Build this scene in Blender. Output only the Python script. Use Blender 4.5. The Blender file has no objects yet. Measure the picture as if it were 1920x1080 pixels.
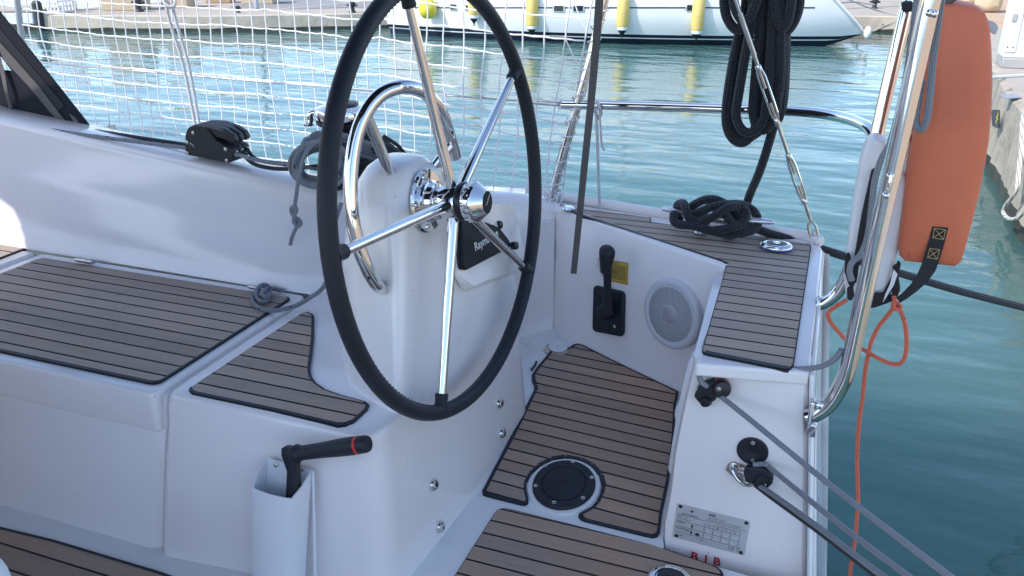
import bpy, bmesh, math, random
from mathutils import Vector as V, Matrix
from mathutils import noise as MN
random.seed(7)
rad = math.radians
PI = math.pi
sc = bpy.context.scene
COL = sc.collection
H = 1.9                      # height of the eye above the water
# ------------------------------------------------------------------ camera
F = 1601.92
RX = V((0.93711221, 0.13433282, -0.32214189))
RY = V((0.34902388, -0.35605847, 0.86683603))
RZ = V((0.00174318, -0.92475784, -0.3805521))
cam = bpy.data.cameras.new('camera')
cam.sensor_width = 36.0
cam.lens = 36.0 * F / 1920.0
cam.clip_start = 0.05
cam.clip_end = 1500
camo = bpy.data.objects.new('camera', cam)
COL.objects.link(camo)
right = V((RX[0], RY[0], RZ[0])); down = V((RX[1], RY[1], RZ[1])); fwd = V((RX[2], RY[2], RZ[2]))
camo.matrix_world = Matrix(((right.x, -down.x, -fwd.x, 0), (right.y, -down.y, -fwd.y, 0), (right.z, -down.z, -fwd.z, H), (0, 0, 0, 1)))
sc.camera = camo
EYE = V((0, 0, H))


def ray(x, y):
    c = V((x - 960, y - 540, F))
    return V((RX.dot(c), RY.dot(c), RZ.dot(c)))


def W(x, y, z):              # metres from the eye -> world
    return V((x, y, z + H))


def PZ(x, y, z):             # surveyed point at a given height
    r = ray(x, y)
    return EYE + r * (z / r.z)


def PY(x, y, yy):            # ... at a given distance to starboard
    r = ray(x, y)
    return EYE + r * (yy / r.y)


def PX(x, y, xx):
    r = ray(x, y)
    return EYE + r * (xx / r.x)


def PN(x, y, p, n, off=0.0):  # ... on a plane
    r = ray(x, y)
    p = p + n.normalized() * off
    return EYE + r * ((p - EYE).dot(n) / r.dot(n))


# ------------------------------------------------------------------ materials
class NT:
    def __init__(s, m):
        s.t = m.node_tree
        s.n = s.t.nodes
        s.l = s.t.links

    def new(s, typ, **k):
        n = s.n.new(typ)
        for a, b in k.items():
            if a.startswith('i_'):
                n.inputs[a[2:].replace('_', ' ')].default_value = b
            else:
                setattr(n, a, b)
        return n

    def math(s, op, a, b=None, clamp=False):
        n = s.n.new('ShaderNodeMath')
        n.operation = op
        n.use_clamp = clamp
        for i, x in enumerate((a, b)):
            if x is None:
                continue
            if isinstance(x, (int, float)):
                n.inputs[i].default_value = x
            else:
                s.l.new(x, n.inputs[i])
        return n.outputs[0]

    def mix(s, fac, a, b):
        n = s.n.new('ShaderNodeMix')
        n.data_type = 'RGBA'
        for nm, x in ((0, fac), (6, a), (7, b)):
            if isinstance(x, (int, float)):
                n.inputs[nm].default_value = x
            elif isinstance(x, tuple):
                n.inputs[nm].default_value = (*x, 1)
            else:
                s.l.new(x, n.inputs[nm])
        return n.outputs[2]

    def ramp(s, x, lo, hi, a=0.0, b=1.0):
        n = s.n.new('ShaderNodeMapRange')
        n.inputs[1].default_value = lo
        n.inputs[2].default_value = hi
        n.inputs[3].default_value = a
        n.inputs[4].default_value = b
        s.l.new(x, n.inputs[0])
        return n.outputs[0]

    def noise(s, vec, scale, detail=3, rough=0.55, mapping=None):
        n = s.n.new('ShaderNodeTexNoise')
        n.inputs['Scale'].default_value = scale
        n.inputs['Detail'].default_value = detail
        n.inputs['Roughness'].default_value = rough
        if mapping:
            mp = s.n.new('ShaderNodeMapping')
            mp.inputs['Scale'].default_value = mapping
            s.l.new(vec, mp.inputs['Vector'])
            vec = mp.outputs[0]
        s.l.new(vec, n.inputs['Vector'])
        return n.outputs[0]


def newmat(name):
    m = bpy.data.materials.new(name)
    m.use_nodes = True
    nt = NT(m)
    return m, nt, nt.n['Principled BSDF'], nt.n['Material Output']


def mat(name, col, rough=0.5, metal=0.0, var=0.0, vs=6.0, bump=0.0, bs=80.0, ior=1.5, coat=0.0, sheen=0.0, dirt=None, alpha=None, trans=0.0, rvar=0.0):
    m, nt, b, out = newmat(name)
    b.inputs['Roughness'].default_value = rough
    b.inputs['Metallic'].default_value = metal
    b.inputs['IOR'].default_value = ior
    b.inputs['Coat Weight'].default_value = coat
    b.inputs['Coat Roughness'].default_value = 0.05
    b.inputs['Sheen Weight'].default_value = sheen
    b.inputs['Transmission Weight'].default_value = trans
    tc = nt.new('ShaderNodeTexCoord')
    o = tc.outputs['Object']
    c = None
    if var:
        f = nt.noise(o, vs, 4)
        k = nt.ramp(f, 0.3, 0.7)
        c = nt.mix(k, tuple(x * (1 - var) for x in col), tuple(min(1, x * (1 + var)) for x in col))
    if dirt:
        f = nt.noise(o, dirt[2], 6, 0.65)
        k = nt.ramp(f, dirt[3], dirt[3] + 0.15)
        k = nt.math('MULTIPLY', k, dirt[1], True)
        c = nt.mix(k, c if c else tuple(col), dirt[0])
    if c is None:
        b.inputs['Base Color'].default_value = (*col, 1)
    else:
        nt.l.new(c, b.inputs['Base Color'])
    if rvar:
        f = nt.noise(o, 9, 4)
        nt.l.new(nt.ramp(f, 0.3, 0.7, rough, rough + rvar), b.inputs['Roughness'])
    if bump:
        f = nt.noise(o, bs, 4)
        bp = nt.new('ShaderNodeBump')
        bp.inputs['Strength'].default_value = 0.5
        bp.inputs['Distance'].default_value = bump
        nt.l.new(f, bp.inputs['Height'])
        nt.l.new(bp.outputs[0], b.inputs['Normal'])
    if alpha is not None:
        b.inputs['Alpha'].default_value = alpha
    return m


def ropemat(name, col, fleck=None, fl=0.12, rough=0.75, k=10.0, depth=0.0012, lay=False):
    """braided rope: uv.x runs round the rope, uv.y along it in rope circumferences"""
    m, nt, b, out = newmat(name)
    b.inputs['Roughness'].default_value = rough
    b.inputs['Sheen Weight'].default_value = 0.15
    uv = nt.new('ShaderNodeUVMap').outputs[0]
    sp = nt.new('ShaderNodeSeparateXYZ')
    nt.l.new(uv, sp.inputs[0])
    u, v = sp.outputs[0], sp.outputs[1]
    if lay:
        a = nt.math('ADD', nt.math('MULTIPLY', u, 3.0), nt.math('MULTIPLY', v, k * 0.35))
        h = nt.math('ABSOLUTE', nt.math('SINE', nt.math('MULTIPLY', a, PI)))
    else:
        n = 5.0
        a1 = nt.math('SINE', nt.math('MULTIPLY', nt.math('ADD', nt.math('MULTIPLY', u, n), nt.math('MULTIPLY', v, k * 0.5)), 2 * PI))
        a2 = nt.math('SINE', nt.math('MULTIPLY', nt.math('SUBTRACT', nt.math('MULTIPLY', u, n), nt.math('MULTIPLY', v, k * 0.5)), 2 * PI))
        h = nt.math('MULTIPLY', nt.math('MULTIPLY', a1, a2), 0.5)
        h = nt.math('ADD', h, 0.5)
    dk = tuple(x * 0.42 for x in col)
    c = nt.mix(nt.ramp(h, 0.1, 0.75), dk, tuple(col))
    if fleck:
        vo = nt.new('ShaderNodeTexVoronoi')
        mp = nt.new('ShaderNodeMapping')
        mp.inputs['Scale'].default_value = (3.0, 1.1, 1)
        nt.l.new(uv, mp.inputs[0])
        nt.l.new(mp.outputs[0], vo.inputs['Vector'])
        vo.inputs['Scale'].default_value = 1.0
        f = nt.math('LESS_THAN', vo.outputs['Distance'], fl * 2.2)
        c = nt.mix(f, c, fleck)
    nt.l.new(c, b.inputs['Base Color'])
    bp = nt.new('ShaderNodeBump')
    bp.inputs['Strength'].default_value = 0.9
    bp.inputs['Distance'].default_value = depth
    nt.l.new(h, bp.inputs['Height'])
    nt.l.new(bp.outputs[0], b.inputs['Normal'])
    return m


def teakmat(name, base, warm=1.0):
    m, nt, b, out = newmat(name)
    b.inputs['Roughness'].default_value = 0.62
    tc = nt.new('ShaderNodeTexCoord').outputs['Object']
    at = nt.new('ShaderNodeAttribute')
    at.attribute_name = 'tone'
    tone = at.outputs['Fac']
    ad = nt.new('ShaderNodeVectorMath')
    ad.operation = 'ADD'
    nt.l.new(tc, ad.inputs[0])
    cb = nt.new('ShaderNodeCombineXYZ')
    nt.l.new(nt.math('MULTIPLY', tone, 37.0), cb.inputs[0])
    nt.l.new(nt.math('MULTIPLY', tone, 11.0), cb.inputs[2])
    nt.l.new(cb.outputs[0], ad.inputs[1])
    vec = ad.outputs[0]
    g1 = nt.noise(vec, 1.0, 5, 0.6, (2.2, 170, 170))
    g2 = nt.noise(vec, 1.0, 4, 0.6, (7, 520, 520))
    g3 = nt.noise(tc, 3.2, 4, 0.6)
    k = nt.math('ADD', nt.math('MULTIPLY', g1, 0.55), nt.math('MULTIPLY', tone, 0.5))
    c = nt.mix(nt.ramp(k, 0.25, 0.75), tuple(x * 0.68 for x in base), tuple(x * 1.24 for x in base))
    gray = sum(base) / 3 * 0.98
    c = nt.mix(nt.math('MULTIPLY', nt.ramp(g3, 0.35, 0.7), 0.42), c, (gray * 1.02, gray, gray * 0.97))
    st = nt.noise(tc, 9.0, 5, 0.7)
    c = nt.mix(nt.math('MULTIPLY', nt.ramp(st, 0.56, 0.72), 0.28), c, tuple(x * 0.6 for x in base))
    pores = nt.ramp(g2, 0.60, 0.72)
    c = nt.mix(nt.math('MULTIPLY', pores, 0.55), c, tuple(x * 0.38 for x in base))
    nt.l.new(c, b.inputs['Base Color'])
    bp = nt.new('ShaderNodeBump')
    bp.inputs['Strength'].default_value = 0.35
    bp.inputs['Distance'].default_value = 0.0008
    nt.l.new(nt.math('SUBTRACT', g1, nt.math('MULTIPLY', pores, 0.6)), bp.inputs['Height'])
    nt.l.new(bp.outputs[0], b.inputs['Normal'])
    return m


M = {}


def gelmat():
    """white gelcoat with faint smears, scuffs and pin-head dirt"""
    m, nt, b, out = newmat('white_gelcoat')
    tc = nt.new('ShaderNodeTexCoord').outputs['Object']
    f1 = nt.noise(tc, 2.2, 5, 0.6)
    c = nt.mix(nt.ramp(f1, .35, .7), (0.85, 0.795, 0.78), (0.82, 0.77, 0.76))
    f2 = nt.noise(tc, 1.0, 5, 0.7, (5, 5, 1.6))
    c = nt.mix(nt.math('MULTIPLY', nt.ramp(f2, .60, .78), 0.10), c, (0.60, 0.56, 0.52))
    f3 = nt.noise(tc, 1.0, 3, 0.6, (60, 9, 30))
    c = nt.mix(nt.math('MULTIPLY', nt.ramp(f3, .69, .76), 0.22), c, (0.50, 0.48, 0.46))
    vo = nt.new('ShaderNodeTexVoronoi')
    vo.inputs['Scale'].default_value = 11
    nt.l.new(tc, vo.inputs['Vector'])
    sp = nt.math('LESS_THAN', vo.outputs['Distance'], 0.028)
    c = nt.mix(nt.math('MULTIPLY', sp, 0.5), c, (0.30, 0.27, 0.24))
    nt.l.new(c, b.inputs['Base Color'])
    f4 = nt.noise(tc, 1.0, 5, 0.65, (9, 9, 4))
    nt.l.new(nt.ramp(f4, .3, .75, .14, .22), b.inputs['Roughness'])
    b.inputs['Coat Weight'].default_value = 0.2
    b.inputs['Coat Roughness'].default_value = 0.06
    bp = nt.new('ShaderNodeBump')
    bp.inputs['Strength'].default_value = 0.25
    bp.inputs['Distance'].default_value = 0.0008
    nt.l.new(nt.noise(tc, 3.5, 2, 0.5), bp.inputs['Height'])
    nt.l.new(bp.outputs[0], b.inputs['Normal'])
    return m


M['gel'] = gelmat()
M['gelfloor'] = mat('white_nonskid', (0.76, 0.75, 0.74), 0.45, var=0.02, bump=0.0006, bs=500, dirt=((0.45, 0.38, 0.30), 0.35, 14.0, 0.60))
M['plasticwhite'] = mat('white_plastic', (0.74, 0.74, 0.76), 0.38, bump=0.0003, bs=600)
M['teak'] = teakmat('weathered_teak', (0.44, 0.302, 0.212))
M['teakfloor'] = teakmat('brown_teak', (0.39, 0.248, 0.164))
M['teakgrey'] = teakmat('grey_teak', (0.43, 0.305, 0.222))
M['caulk'] = mat('black_caulk', (0.014, 0.016, 0.024), 0.55, bump=0.0008, bs=220)
def chromemat():
    m = mat('polished_steel', (0.74, 0.73, 0.72), 0.045, 1.0, rvar=0.05)
    return m
M['chrome'] = chromemat()
M['steel'] = mat('dull_steel', (0.55, 0.53, 0.50), 0.27, 1.0, var=0.12, vs=40, rvar=0.15)
M['alu'] = mat('anodised_aluminium', (0.62, 0.62, 0.66), 0.34, 0.9)
M['black'] = mat('black_plastic', (0.008, 0.010, 0.016), 0.38, bump=0.0002, bs=700)
M['blackmatt'] = mat('matt_black_plastic', (0.008, 0.010, 0.016), 0.55, bump=0.0003, bs=500, var=0.25, vs=20)
M['leather'] = mat('black_leather', (0.009, 0.0115, 0.019), 0.55, bump=0.0006, bs=420, var=0.2, vs=14, sheen=0.06, ior=1.4)
M['stitch'] = mat('black_thread', (0.03, 0.033, 0.04), 0.8)
M['blackrope'] = ropemat('black_braid', (0.008, 0.0115, 0.021), k=11.0, depth=0.003)
M['greyrope'] = ropemat('grey_braid', (0.27, 0.285, 0.32), (0.012, 0.012, 0.016), 0.085, k=11.0, depth=0.0012)
M['plaingrey'] = ropemat('plain_grey_braid', (0.29, 0.305, 0.34), None, k=11.0, depth=0.0012)
M['darkrope'] = ropemat('dark_braid', (0.014, 0.017, 0.026), None, k=11.0, depth=0.0012)
M['whiterope'] = ropemat('white_braid', (0.72, 0.72, 0.74), (0.25, 0.3, 0.4), 0.05, k=10.0, depth=0.001)
M['oldrope'] = ropemat('old_laid_rope', (0.55, 0.52, 0.46), None, k=2.0, depth=0.004, lay=True)
M['orangerope'] = ropemat('orange_braid', (0.88, 0.17, 0.08), (0.25, 0.06, 0.03), 0.07, k=10.0, depth=0.001)
M['netcord'] = mat('white_net_cord', (0.80, 0.79, 0.80), 0.7)
M['canvas'] = mat('charcoal_canvas', (0.016, 0.018, 0.026), 0.9, bump=0.0008, bs=900, var=0.15, vs=5, ior=1.3)
M['rust'] = mat('rust_stained_gelcoat', (0.58, 0.50, 0.41), 0.6, var=0.25, vs=60)
M['vinyl'] = mat('dark_band', (0.004, 0.005, 0.011), 0.6, bump=0.0004, bs=700)
M['webgrey'] = mat('grey_webbing', (0.105, 0.097, 0.096), 0.85, bump=0.0008, bs=700, var=0.1, vs=60)
M['webblack'] = mat('black_webbing', (0.014, 0.015, 0.018), 0.8, bump=0.0008, bs=800)
M['bag'] = mat('white_pvc_cloth', (0.78, 0.77, 0.80), 0.42, var=0.05, vs=9, bump=0.004, bs=22)
M['raft'] = mat('orange_pvc_cloth', (0.61, 0.150, 0.070), 0.55, var=0.09, vs=4, bump=0.006, bs=9, dirt=((0.40, 0.10, 0.06), 0.45, 6, 0.57))
M['raftseam'] = mat('orange_seam', (0.50, 0.10, 0.05), 0.6)
M['red'] = mat('red_plastic', (0.62, 0.035, 0.03), 0.45)
M['redpaint'] = mat('red_lettering', (0.48, 0.02, 0.03), 0.5)
M['label'] = mat('yellow_label', (0.60, 0.41, 0.06), 0.45)
M['ink'] = mat('black_print', (0.02, 0.02, 0.022), 0.5)
M['plate'] = mat('satin_metal_plate', (0.58, 0.58, 0.59), 0.42, 0.35, bump=0.0001, bs=900)
M['whiteprint'] = mat('white_print', (0.75, 0.76, 0.78), 0.5)
M['grille'] = mat('speaker_grey', (0.60, 0.60, 0.64), 0.4)
M['blue'] = mat('blue_anodised', (0.05, 0.10, 0.32), 0.3, 0.6)
M['screen'] = mat('dark_cover', (0.010, 0.013, 0.020), 0.6, bump=0.0003, bs=700, ior=1.3)
M['tan'] = mat('tan_thread', (0.45, 0.30, 0.14), 0.8)
# harbour
M['conc'] = mat('weathered_concrete', (0.50, 0.43, 0.345), 0.9, var=0.14, vs=1.6, bump=0.03, bs=7, dirt=((0.27, 0.23, 0.17), 0.55, 2.3, 0.58))
M['conctop'] = mat('quay_paving', (0.37, 0.32, 0.265), 0.9, var=0.08, vs=2, bump=0.008, bs=16, dirt=((0.32, 0.27, 0.22), 0.5, 1.1, 0.55))
M['oldconc'] = mat('pitted_concrete', (0.33, 0.29, 0.235), 0.95, var=0.22, vs=2.2, bump=0.06, bs=6, dirt=((0.12, 0.10, 0.075), 0.75, 5.0, 0.56))
M['algae'] = mat('wet_algae', (0.045, 0.047, 0.035), 0.7, var=0.4, vs=3, bump=0.03, bs=8)
M['asphalt'] = mat('pale_asphalt', (0.24, 0.23, 0.225), 0.95, var=0.08, vs=1, bump=0.005, bs=40)
M['sand'] = mat('sandy_ground', (0.44, 0.31, 0.20), 0.95, var=0.1, vs=1.5, bump=0.015, bs=10)
M['stone'] = mat('cut_sandstone', (0.56, 0.44, 0.30), 0.9, var=0.12, vs=2, bump=0.02, bs=9)
M['hull'] = mat('white_topsides', (0.80, 0.80, 0.80), 0.16, coat=0.3, var=0.02, vs=0.6)
M['navy'] = mat('navy_boot_stripe', (0.010, 0.016, 0.036), 0.25)
M['antifoul'] = mat('dark_antifouling', (0.012, 0.018, 0.028), 0.6)
M['fender'] = mat('yellow_vinyl', (0.74, 0.55, 0.17), 0.5, var=0.08, vs=5, dirt=((0.45, 0.38, 0.25), 0.4, 12, 0.55))
M['fenderround'] = mat('bright_yellow_vinyl', (0.74, 0.62, 0.05), 0.42, var=0.06, vs=5)
M['glass'] = mat('dark_glass', (0.02, 0.025, 0.03), 0.08)
M['iron'] = mat('cast_iron', (0.03, 0.032, 0.036), 0.6)
M['white'] = mat('white_paint', (0.78, 0.78, 0.79), 0.4, var=0.02)
M['greybase'] = mat('grey_plinth', (0.36, 0.35, 0.34), 0.8, var=0.1)
M['gal'] = mat('galvanised_steel', (0.38, 0.40, 0.44), 0.45, 0.6)
M['bluepaint'] = mat('blue_cap', (0.04, 0.07, 0.22), 0.4)
M['rooftile'] = mat('terracotta', (0.45, 0.20, 0.12), 0.9, var=0.15, vs=3)
M['plaster'] = mat('pale_plaster', (0.62, 0.56, 0.47), 0.9, var=0.06)
M['leaf'] = mat('foliage', (0.055, 0.085, 0.035), 0.8, var=0.5, vs=2)
M['cloth'] = mat('white_cotton', (0.80, 0.80, 0.80), 0.8, bump=0.002, bs=60)

# ------------------------------------------------------------------ mesh builder
ORG = {}


class MB:
    def __init__(s):
        s.v = []; s.f = []; s.m = []; s.s = []; s.uv = []; s.tone = []

    def add(s, vs, fs, m=0, smooth=True, uvs=None, tone=0.5):
        b = len(s.v)
        s.v += [V(p) for p in vs]
        for i, f in enumerate(fs):
            s.f.append([b + k for k in f])
            s.m.append(m)
            s.s.append(smooth)
            s.uv.append(uvs[i] if uvs else None)
            s.tone.append(tone)

    def tube(s, pts, r, n=10, m=0, caps=True, closed=False, sm=0, twist=0.0, uvr=None):
        pts = [V(p) for p in pts]
        if sm:
            pts = spline(pts, sm, closed)
        N = len(pts)
        rr = r if isinstance(r, (list, tuple)) else [r] * N
        if len(rr) != N:
            rr = [rr[0] + (rr[-1] - rr[0]) * i / (N - 1) for i in range(N)]
        T = []
        for i in range(N):
            a = pts[(i - 1) % N] if (closed or i > 0) else pts[i]
            c = pts[(i + 1) % N] if (closed or i < N - 1) else pts[i]
            t = (c - a)
            T.append(t.normalized() if t.length > 1e-9 else (T[-1] if T else V((0, 0, 1))))
        up = V((0, 0, 1)) if abs(T[0].z) < 0.9 else V((1, 0, 0))
        u = (up - T[0] * up.dot(T[0])).normalized()
        vs = []; L = 0; Ls = []
        for i in range(N):
            u = (u - T[i] * u.dot(T[i])).normalized()
            w = T[i].cross(u)
            if i:
                L += (pts[i] - pts[i - 1]).length
            Ls.append(L)
            for k in range(n):
                a = 2 * PI * k / n
                vs.append(pts[i] + (u * math.cos(a) + w * math.sin(a)) * rr[i])
        fs = []; uvs = []
        circ = 2 * PI * (uvr or (rr[0] if rr[0] > 1e-6 else rr[len(rr) // 2]))
        R = N if closed else N - 1
        for i in range(R):
            j = (i + 1) % N
            l0 = Ls[i] / circ
            l1 = (Ls[j] if j else L + (pts[0] - pts[-1]).length) / circ
            for k in range(n):
                k2 = (k + 1) % n
                fs.append([i * n + k, i * n + k2, j * n + k2, j * n + k])
                uvs.append([(k / n, l0), ((k + 1) / n, l0), ((k + 1) / n, l1), (k / n, l1)])
        if caps and not closed:
            fs.append(list(range(n))[::-1]); uvs.append([(0, 0)] * n)
            fs.append([(N - 1) * n + k for k in range(n)]); uvs.append([(0, 0)] * n)
        s.add(vs, fs, m, True, uvs)
        return s

    def prism(s, poly, vec, m=0, smooth=False, mtop=None):
        poly = [V(p) for p in poly]
        vec = V(vec)
        n = len(poly)
        nrm = V((0, 0, 0))
        for i in range(n):
            nrm += (poly[i] - poly[0]).cross(poly[(i + 1) % n] - poly[0])
        if nrm.dot(vec) < 0:
            poly = poly[::-1]
        vs = poly + [p + vec for p in poly]
        s.add(vs, [list(range(n))[::-1]], m, smooth)
        b = len(s.v) - 2 * n
        s.f.append([b + n + k for k in range(n)]); s.m.append(m if mtop is None else mtop); s.s.append(smooth); s.uv.append(None); s.tone.append(0.5)
        for i in range(n):
            j = (i + 1) % n
            s.f.append([b + i, b + j, b + n + j, b + n + i]); s.m.append(m); s.s.append(smooth); s.uv.append(None); s.tone.append(0.5)
        return s

    def box(s, c, d, rot=None, m=0):
        x, y, z = (k / 2 for k in d)
        vs = [V((i, j, k)) for i in (-x, x) for j in (-y, y) for k in (-z, z)]
        if rot is not None:
            vs = [rot @ p for p in vs]
        vs = [p + V(c) for p in vs]
        s.add(vs, [[0, 1, 3, 2], [4, 6, 7, 5], [0, 4, 5, 1], [2, 3, 7, 6], [0, 2, 6, 4], [1, 5, 7, 3]], m, False)
        return s

    def lathe(s, prof, o, ax, n=24, m=0, mats=None, sx=1.0, ref=None):
        o = V(o); ax = V(ax).normalized()
        r0 = V(ref) if ref is not None else (V((0, 0, 1)) if abs(ax.z) < 0.9 else V((1, 0, 0)))
        u = (r0 - ax * r0.dot(ax)).normalized()
        w = ax.cross(u)
        vs = []
        for r, h in prof:
            for k in range(n):
                a = 2 * PI * k / n
                vs.append(o + ax * h + (u * math.cos(a) * sx + w * math.sin(a)) * max(r, 1e-5))
        for i in range(len(prof) - 1):
            fs = [[i * n + k, i * n + (k + 1) % n, (i + 1) * n + (k + 1) % n, (i + 1) * n + k] for k in range(n)]
            if i == 0:
                b = len(s.v)
                s.v += vs
            for f in fs:
                s.f.append([b + q for q in f]); s.m.append(mats[i] if mats else m); s.s.append(True); s.uv.append(None); s.tone.append(0.5)
        for ring, rev in ((0, True), (len(prof) - 1, False)):
            if prof[ring][0] > 1e-4:
                f = [b + ring * n + k for k in range(n)]
                s.f.append(f[::-1] if rev else f); s.m.append((mats[0] if rev else mats[-1]) if mats else m); s.s.append(False); s.uv.append(None); s.tone.append(0.5)
        return s

    def ball(s, c, r, n=14, m=0, rot=None):
        r = (r, r, r) if isinstance(r, (int, float)) else r
        vs = []
        K = n // 2
        for i in range(K + 1):
            t = PI * i / K
            for k in range(n):
                a = 2 * PI * k / n
                p = V((r[0] * math.sin(t) * math.cos(a), r[1] * math.sin(t) * math.sin(a), r[2] * math.cos(t)))
                vs.append((rot @ p if rot else p) + V(c))
        fs = [[i * n + k, (i + 1) * n + k, (i + 1) * n + (k + 1) % n, i * n + (k + 1) % n] for i in range(K) for k in range(n)]
        s.add(vs, fs, m, True)
        return s

    def loft(s, rings, m=0, caps=True, closed=True, smooth=True):
        n = len(rings[0])
        vs = [p for r in rings for p in r]
        fs = []
        for i in range(len(rings) - 1):
            for k in range(n if closed else n - 1):
                k2 = (k + 1) % n
                fs.append([i * n + k, i * n + k2, (i + 1) * n + k2, (i + 1) * n + k])
        if caps:
            fs.append(list(range(n))[::-1])
            fs.append([(len(rings) - 1) * n + k for k in range(n)])
        s.add(vs, fs, m, smooth)
        return s

    def text(s, body, size, o, xd, yd, m=0, align='LEFT', off=0.0):
        vs, fs = textmesh(body, size, align)
        xd = V(xd).normalized(); yd = V(yd).normalized()
        s.add([V(o) + xd * p[0] + yd * p[1] for p in vs], fs, m, False)
        return s

    def build(s, name, mats, parent=None, bevel=None, ang=38, seg=2, label=None, subd=0, recalc=True, stuff=False):
        me = bpy.data.meshes.new(name)
        org = ORG.get(parent.name, V((0, 0, 0))) if parent else V((0, 0, 0))
        me.from_pydata([p - org for p in s.v], [], s.f)
        for mm in (mats if isinstance(mats, (list, tuple)) else [mats]):
            me.materials.append(M[mm] if isinstance(mm, str) else mm)
        me.polygons.foreach_set('material_index', s.m)
        me.polygons.foreach_set('use_smooth', s.s)
        if any(u is not None for u in s.uv):
            ul = me.uv_layers.new(name='UVMap')
            k = 0
            for p, u in zip(me.polygons, s.uv):
                for q in range(p.loop_total):
                    if u is not None:
                        ul.data[p.loop_start + q].uv = u[q]
        if any(t != 0.5 for t in s.tone):
            a = me.attributes.new('tone', 'FLOAT', 'FACE')
            a.data.foreach_set('value', s.tone)
        me.update()
        if recalc:
            bm = bmesh.new(); bm.from_mesh(me)
            bmesh.ops.recalc_face_normals(bm, faces=bm.faces)
            bm.to_mesh(me); bm.free()
        try:
            me.set_sharp_from_angle(angle=rad(ang))
        except Exception:
            pass
        o = bpy.data.objects.new(name, me)
        COL.objects.link(o)
        if parent:
            o.parent = parent
            ORG[o.name] = org
        else:
            ORG[o.name] = V((0, 0, 0))
        if bevel:
            b = o.modifiers.new('bevel', 'BEVEL')
            b.width = bevel; b.segments = seg; b.limit_method = 'ANGLE'; b.angle_limit = rad(35)
            b.harden_normals = False
            for p in me.polygons:
                p.use_smooth = True
        if subd:
            q = o.modifiers.new('subd', 'SUBSURF'); q.levels = subd; q.render_levels = subd
        if label:
            o['label'] = label
        if stuff:
            o['kind'] = 'stuff'
        return o


_tc = {}


def textmesh(body, size, align='LEFT'):
    bold = body in ('Raymarine', 'B', 'I', 'SPBI')
    key = (body, size, align)
    if key in _tc:
        return _tc[key]
    cu = bpy.data.curves.new('t', 'FONT')
    cu.body = body; cu.size = size; cu.align_x = align; cu.resolution_u = 3
    cu.offset = size * .022 if bold else 0.0
    o = bpy.data.objects.new('t', cu)
    COL.objects.link(o)
    dg = bpy.context.evaluated_depsgraph_get()
    me = bpy.data.meshes.new_from_object(o.evaluated_get(dg))
    vs = [tuple(v.co) for v in me.vertices]
    fs = [list(p.vertices) for p in me.polygons]
    bpy.data.objects.remove(o); bpy.data.curves.remove(cu); bpy.data.meshes.remove(me)
    _tc[key] = (vs, fs)
    return vs, fs


def spline(P, k=6, closed=False):
    out = []
    n = len(P)
    R = n if closed else n - 1
    for i in range(R):
        p1 = P[i]; p2 = P[(i + 1) % n]
        p0 = P[(i - 1) % n] if (closed or i > 0) else p1 * 2 - p2
        p3 = P[(i + 2) % n] if (closed or i < n - 2) else p2 * 2 - p1
        for j in range(k):
            t = j / k
            out.append(0.5 * ((2 * p1) + (p2 - p0) * t + (2 * p0 - 5 * p1 + 4 * p2 - p3) * t * t + (3 * p1 - p0 - 3 * p2 + p3) * t ** 3))
    if not closed:
        out.append(P[-1])
    return out


def thing(name, label, cat, loc, group=None):
    o = bpy.data.objects.new(name, None)
    COL.objects.link(o)
    o.empty_display_size = 0.05
    o.location = V(loc)
    ORG[o.name] = V(loc)
    tag(o, label, cat, group)
    return o


def tag(o, label, cat, group=None):
    o['label'] = label; o['category'] = cat
    if group:
        o['group'] = group
    return o


def struct(o):
    o['kind'] = 'structure'
    return o


def rrect(x0, x1, y0, y1, r, n=5):
    """rounded rectangle corners (2-D), counter-clockwise"""
    out = []
    for cx, cy, a0 in ((x1 - r, y1 - r, 0), (x0 + r, y1 - r, 90), (x0 + r, y0 + r, 180), (x1 - r, y0 + r, 270)):
        for k in range(n + 1):
            a = rad(a0 + 90 * k / n)
            out.append((cx + r * math.cos(a), cy + r * math.sin(a)))
    return out


def rpoly(P, r, n=4):
    """round the corners of a 3-D polygon"""
    P = [V(p) for p in P]
    out = []
    m = len(P)
    for i in range(m):
        p = P[i]; a = (P[i - 1] - p); b = (P[(i + 1) % m] - p)
        ri = r[i] if isinstance(r, (list, tuple)) else r
        ri = min(ri, a.length * 0.45, b.length * 0.45)
        if ri < 1e-5:
            out.append(p); continue
        a = p + a.normalized() * ri; b = p + b.normalized() * ri
        for k in range(n + 1):
            t = k / n
            out.append(a * (1 - t) ** 2 + p * 2 * t * (1 - t) + b * t * t)
    return out


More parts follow.
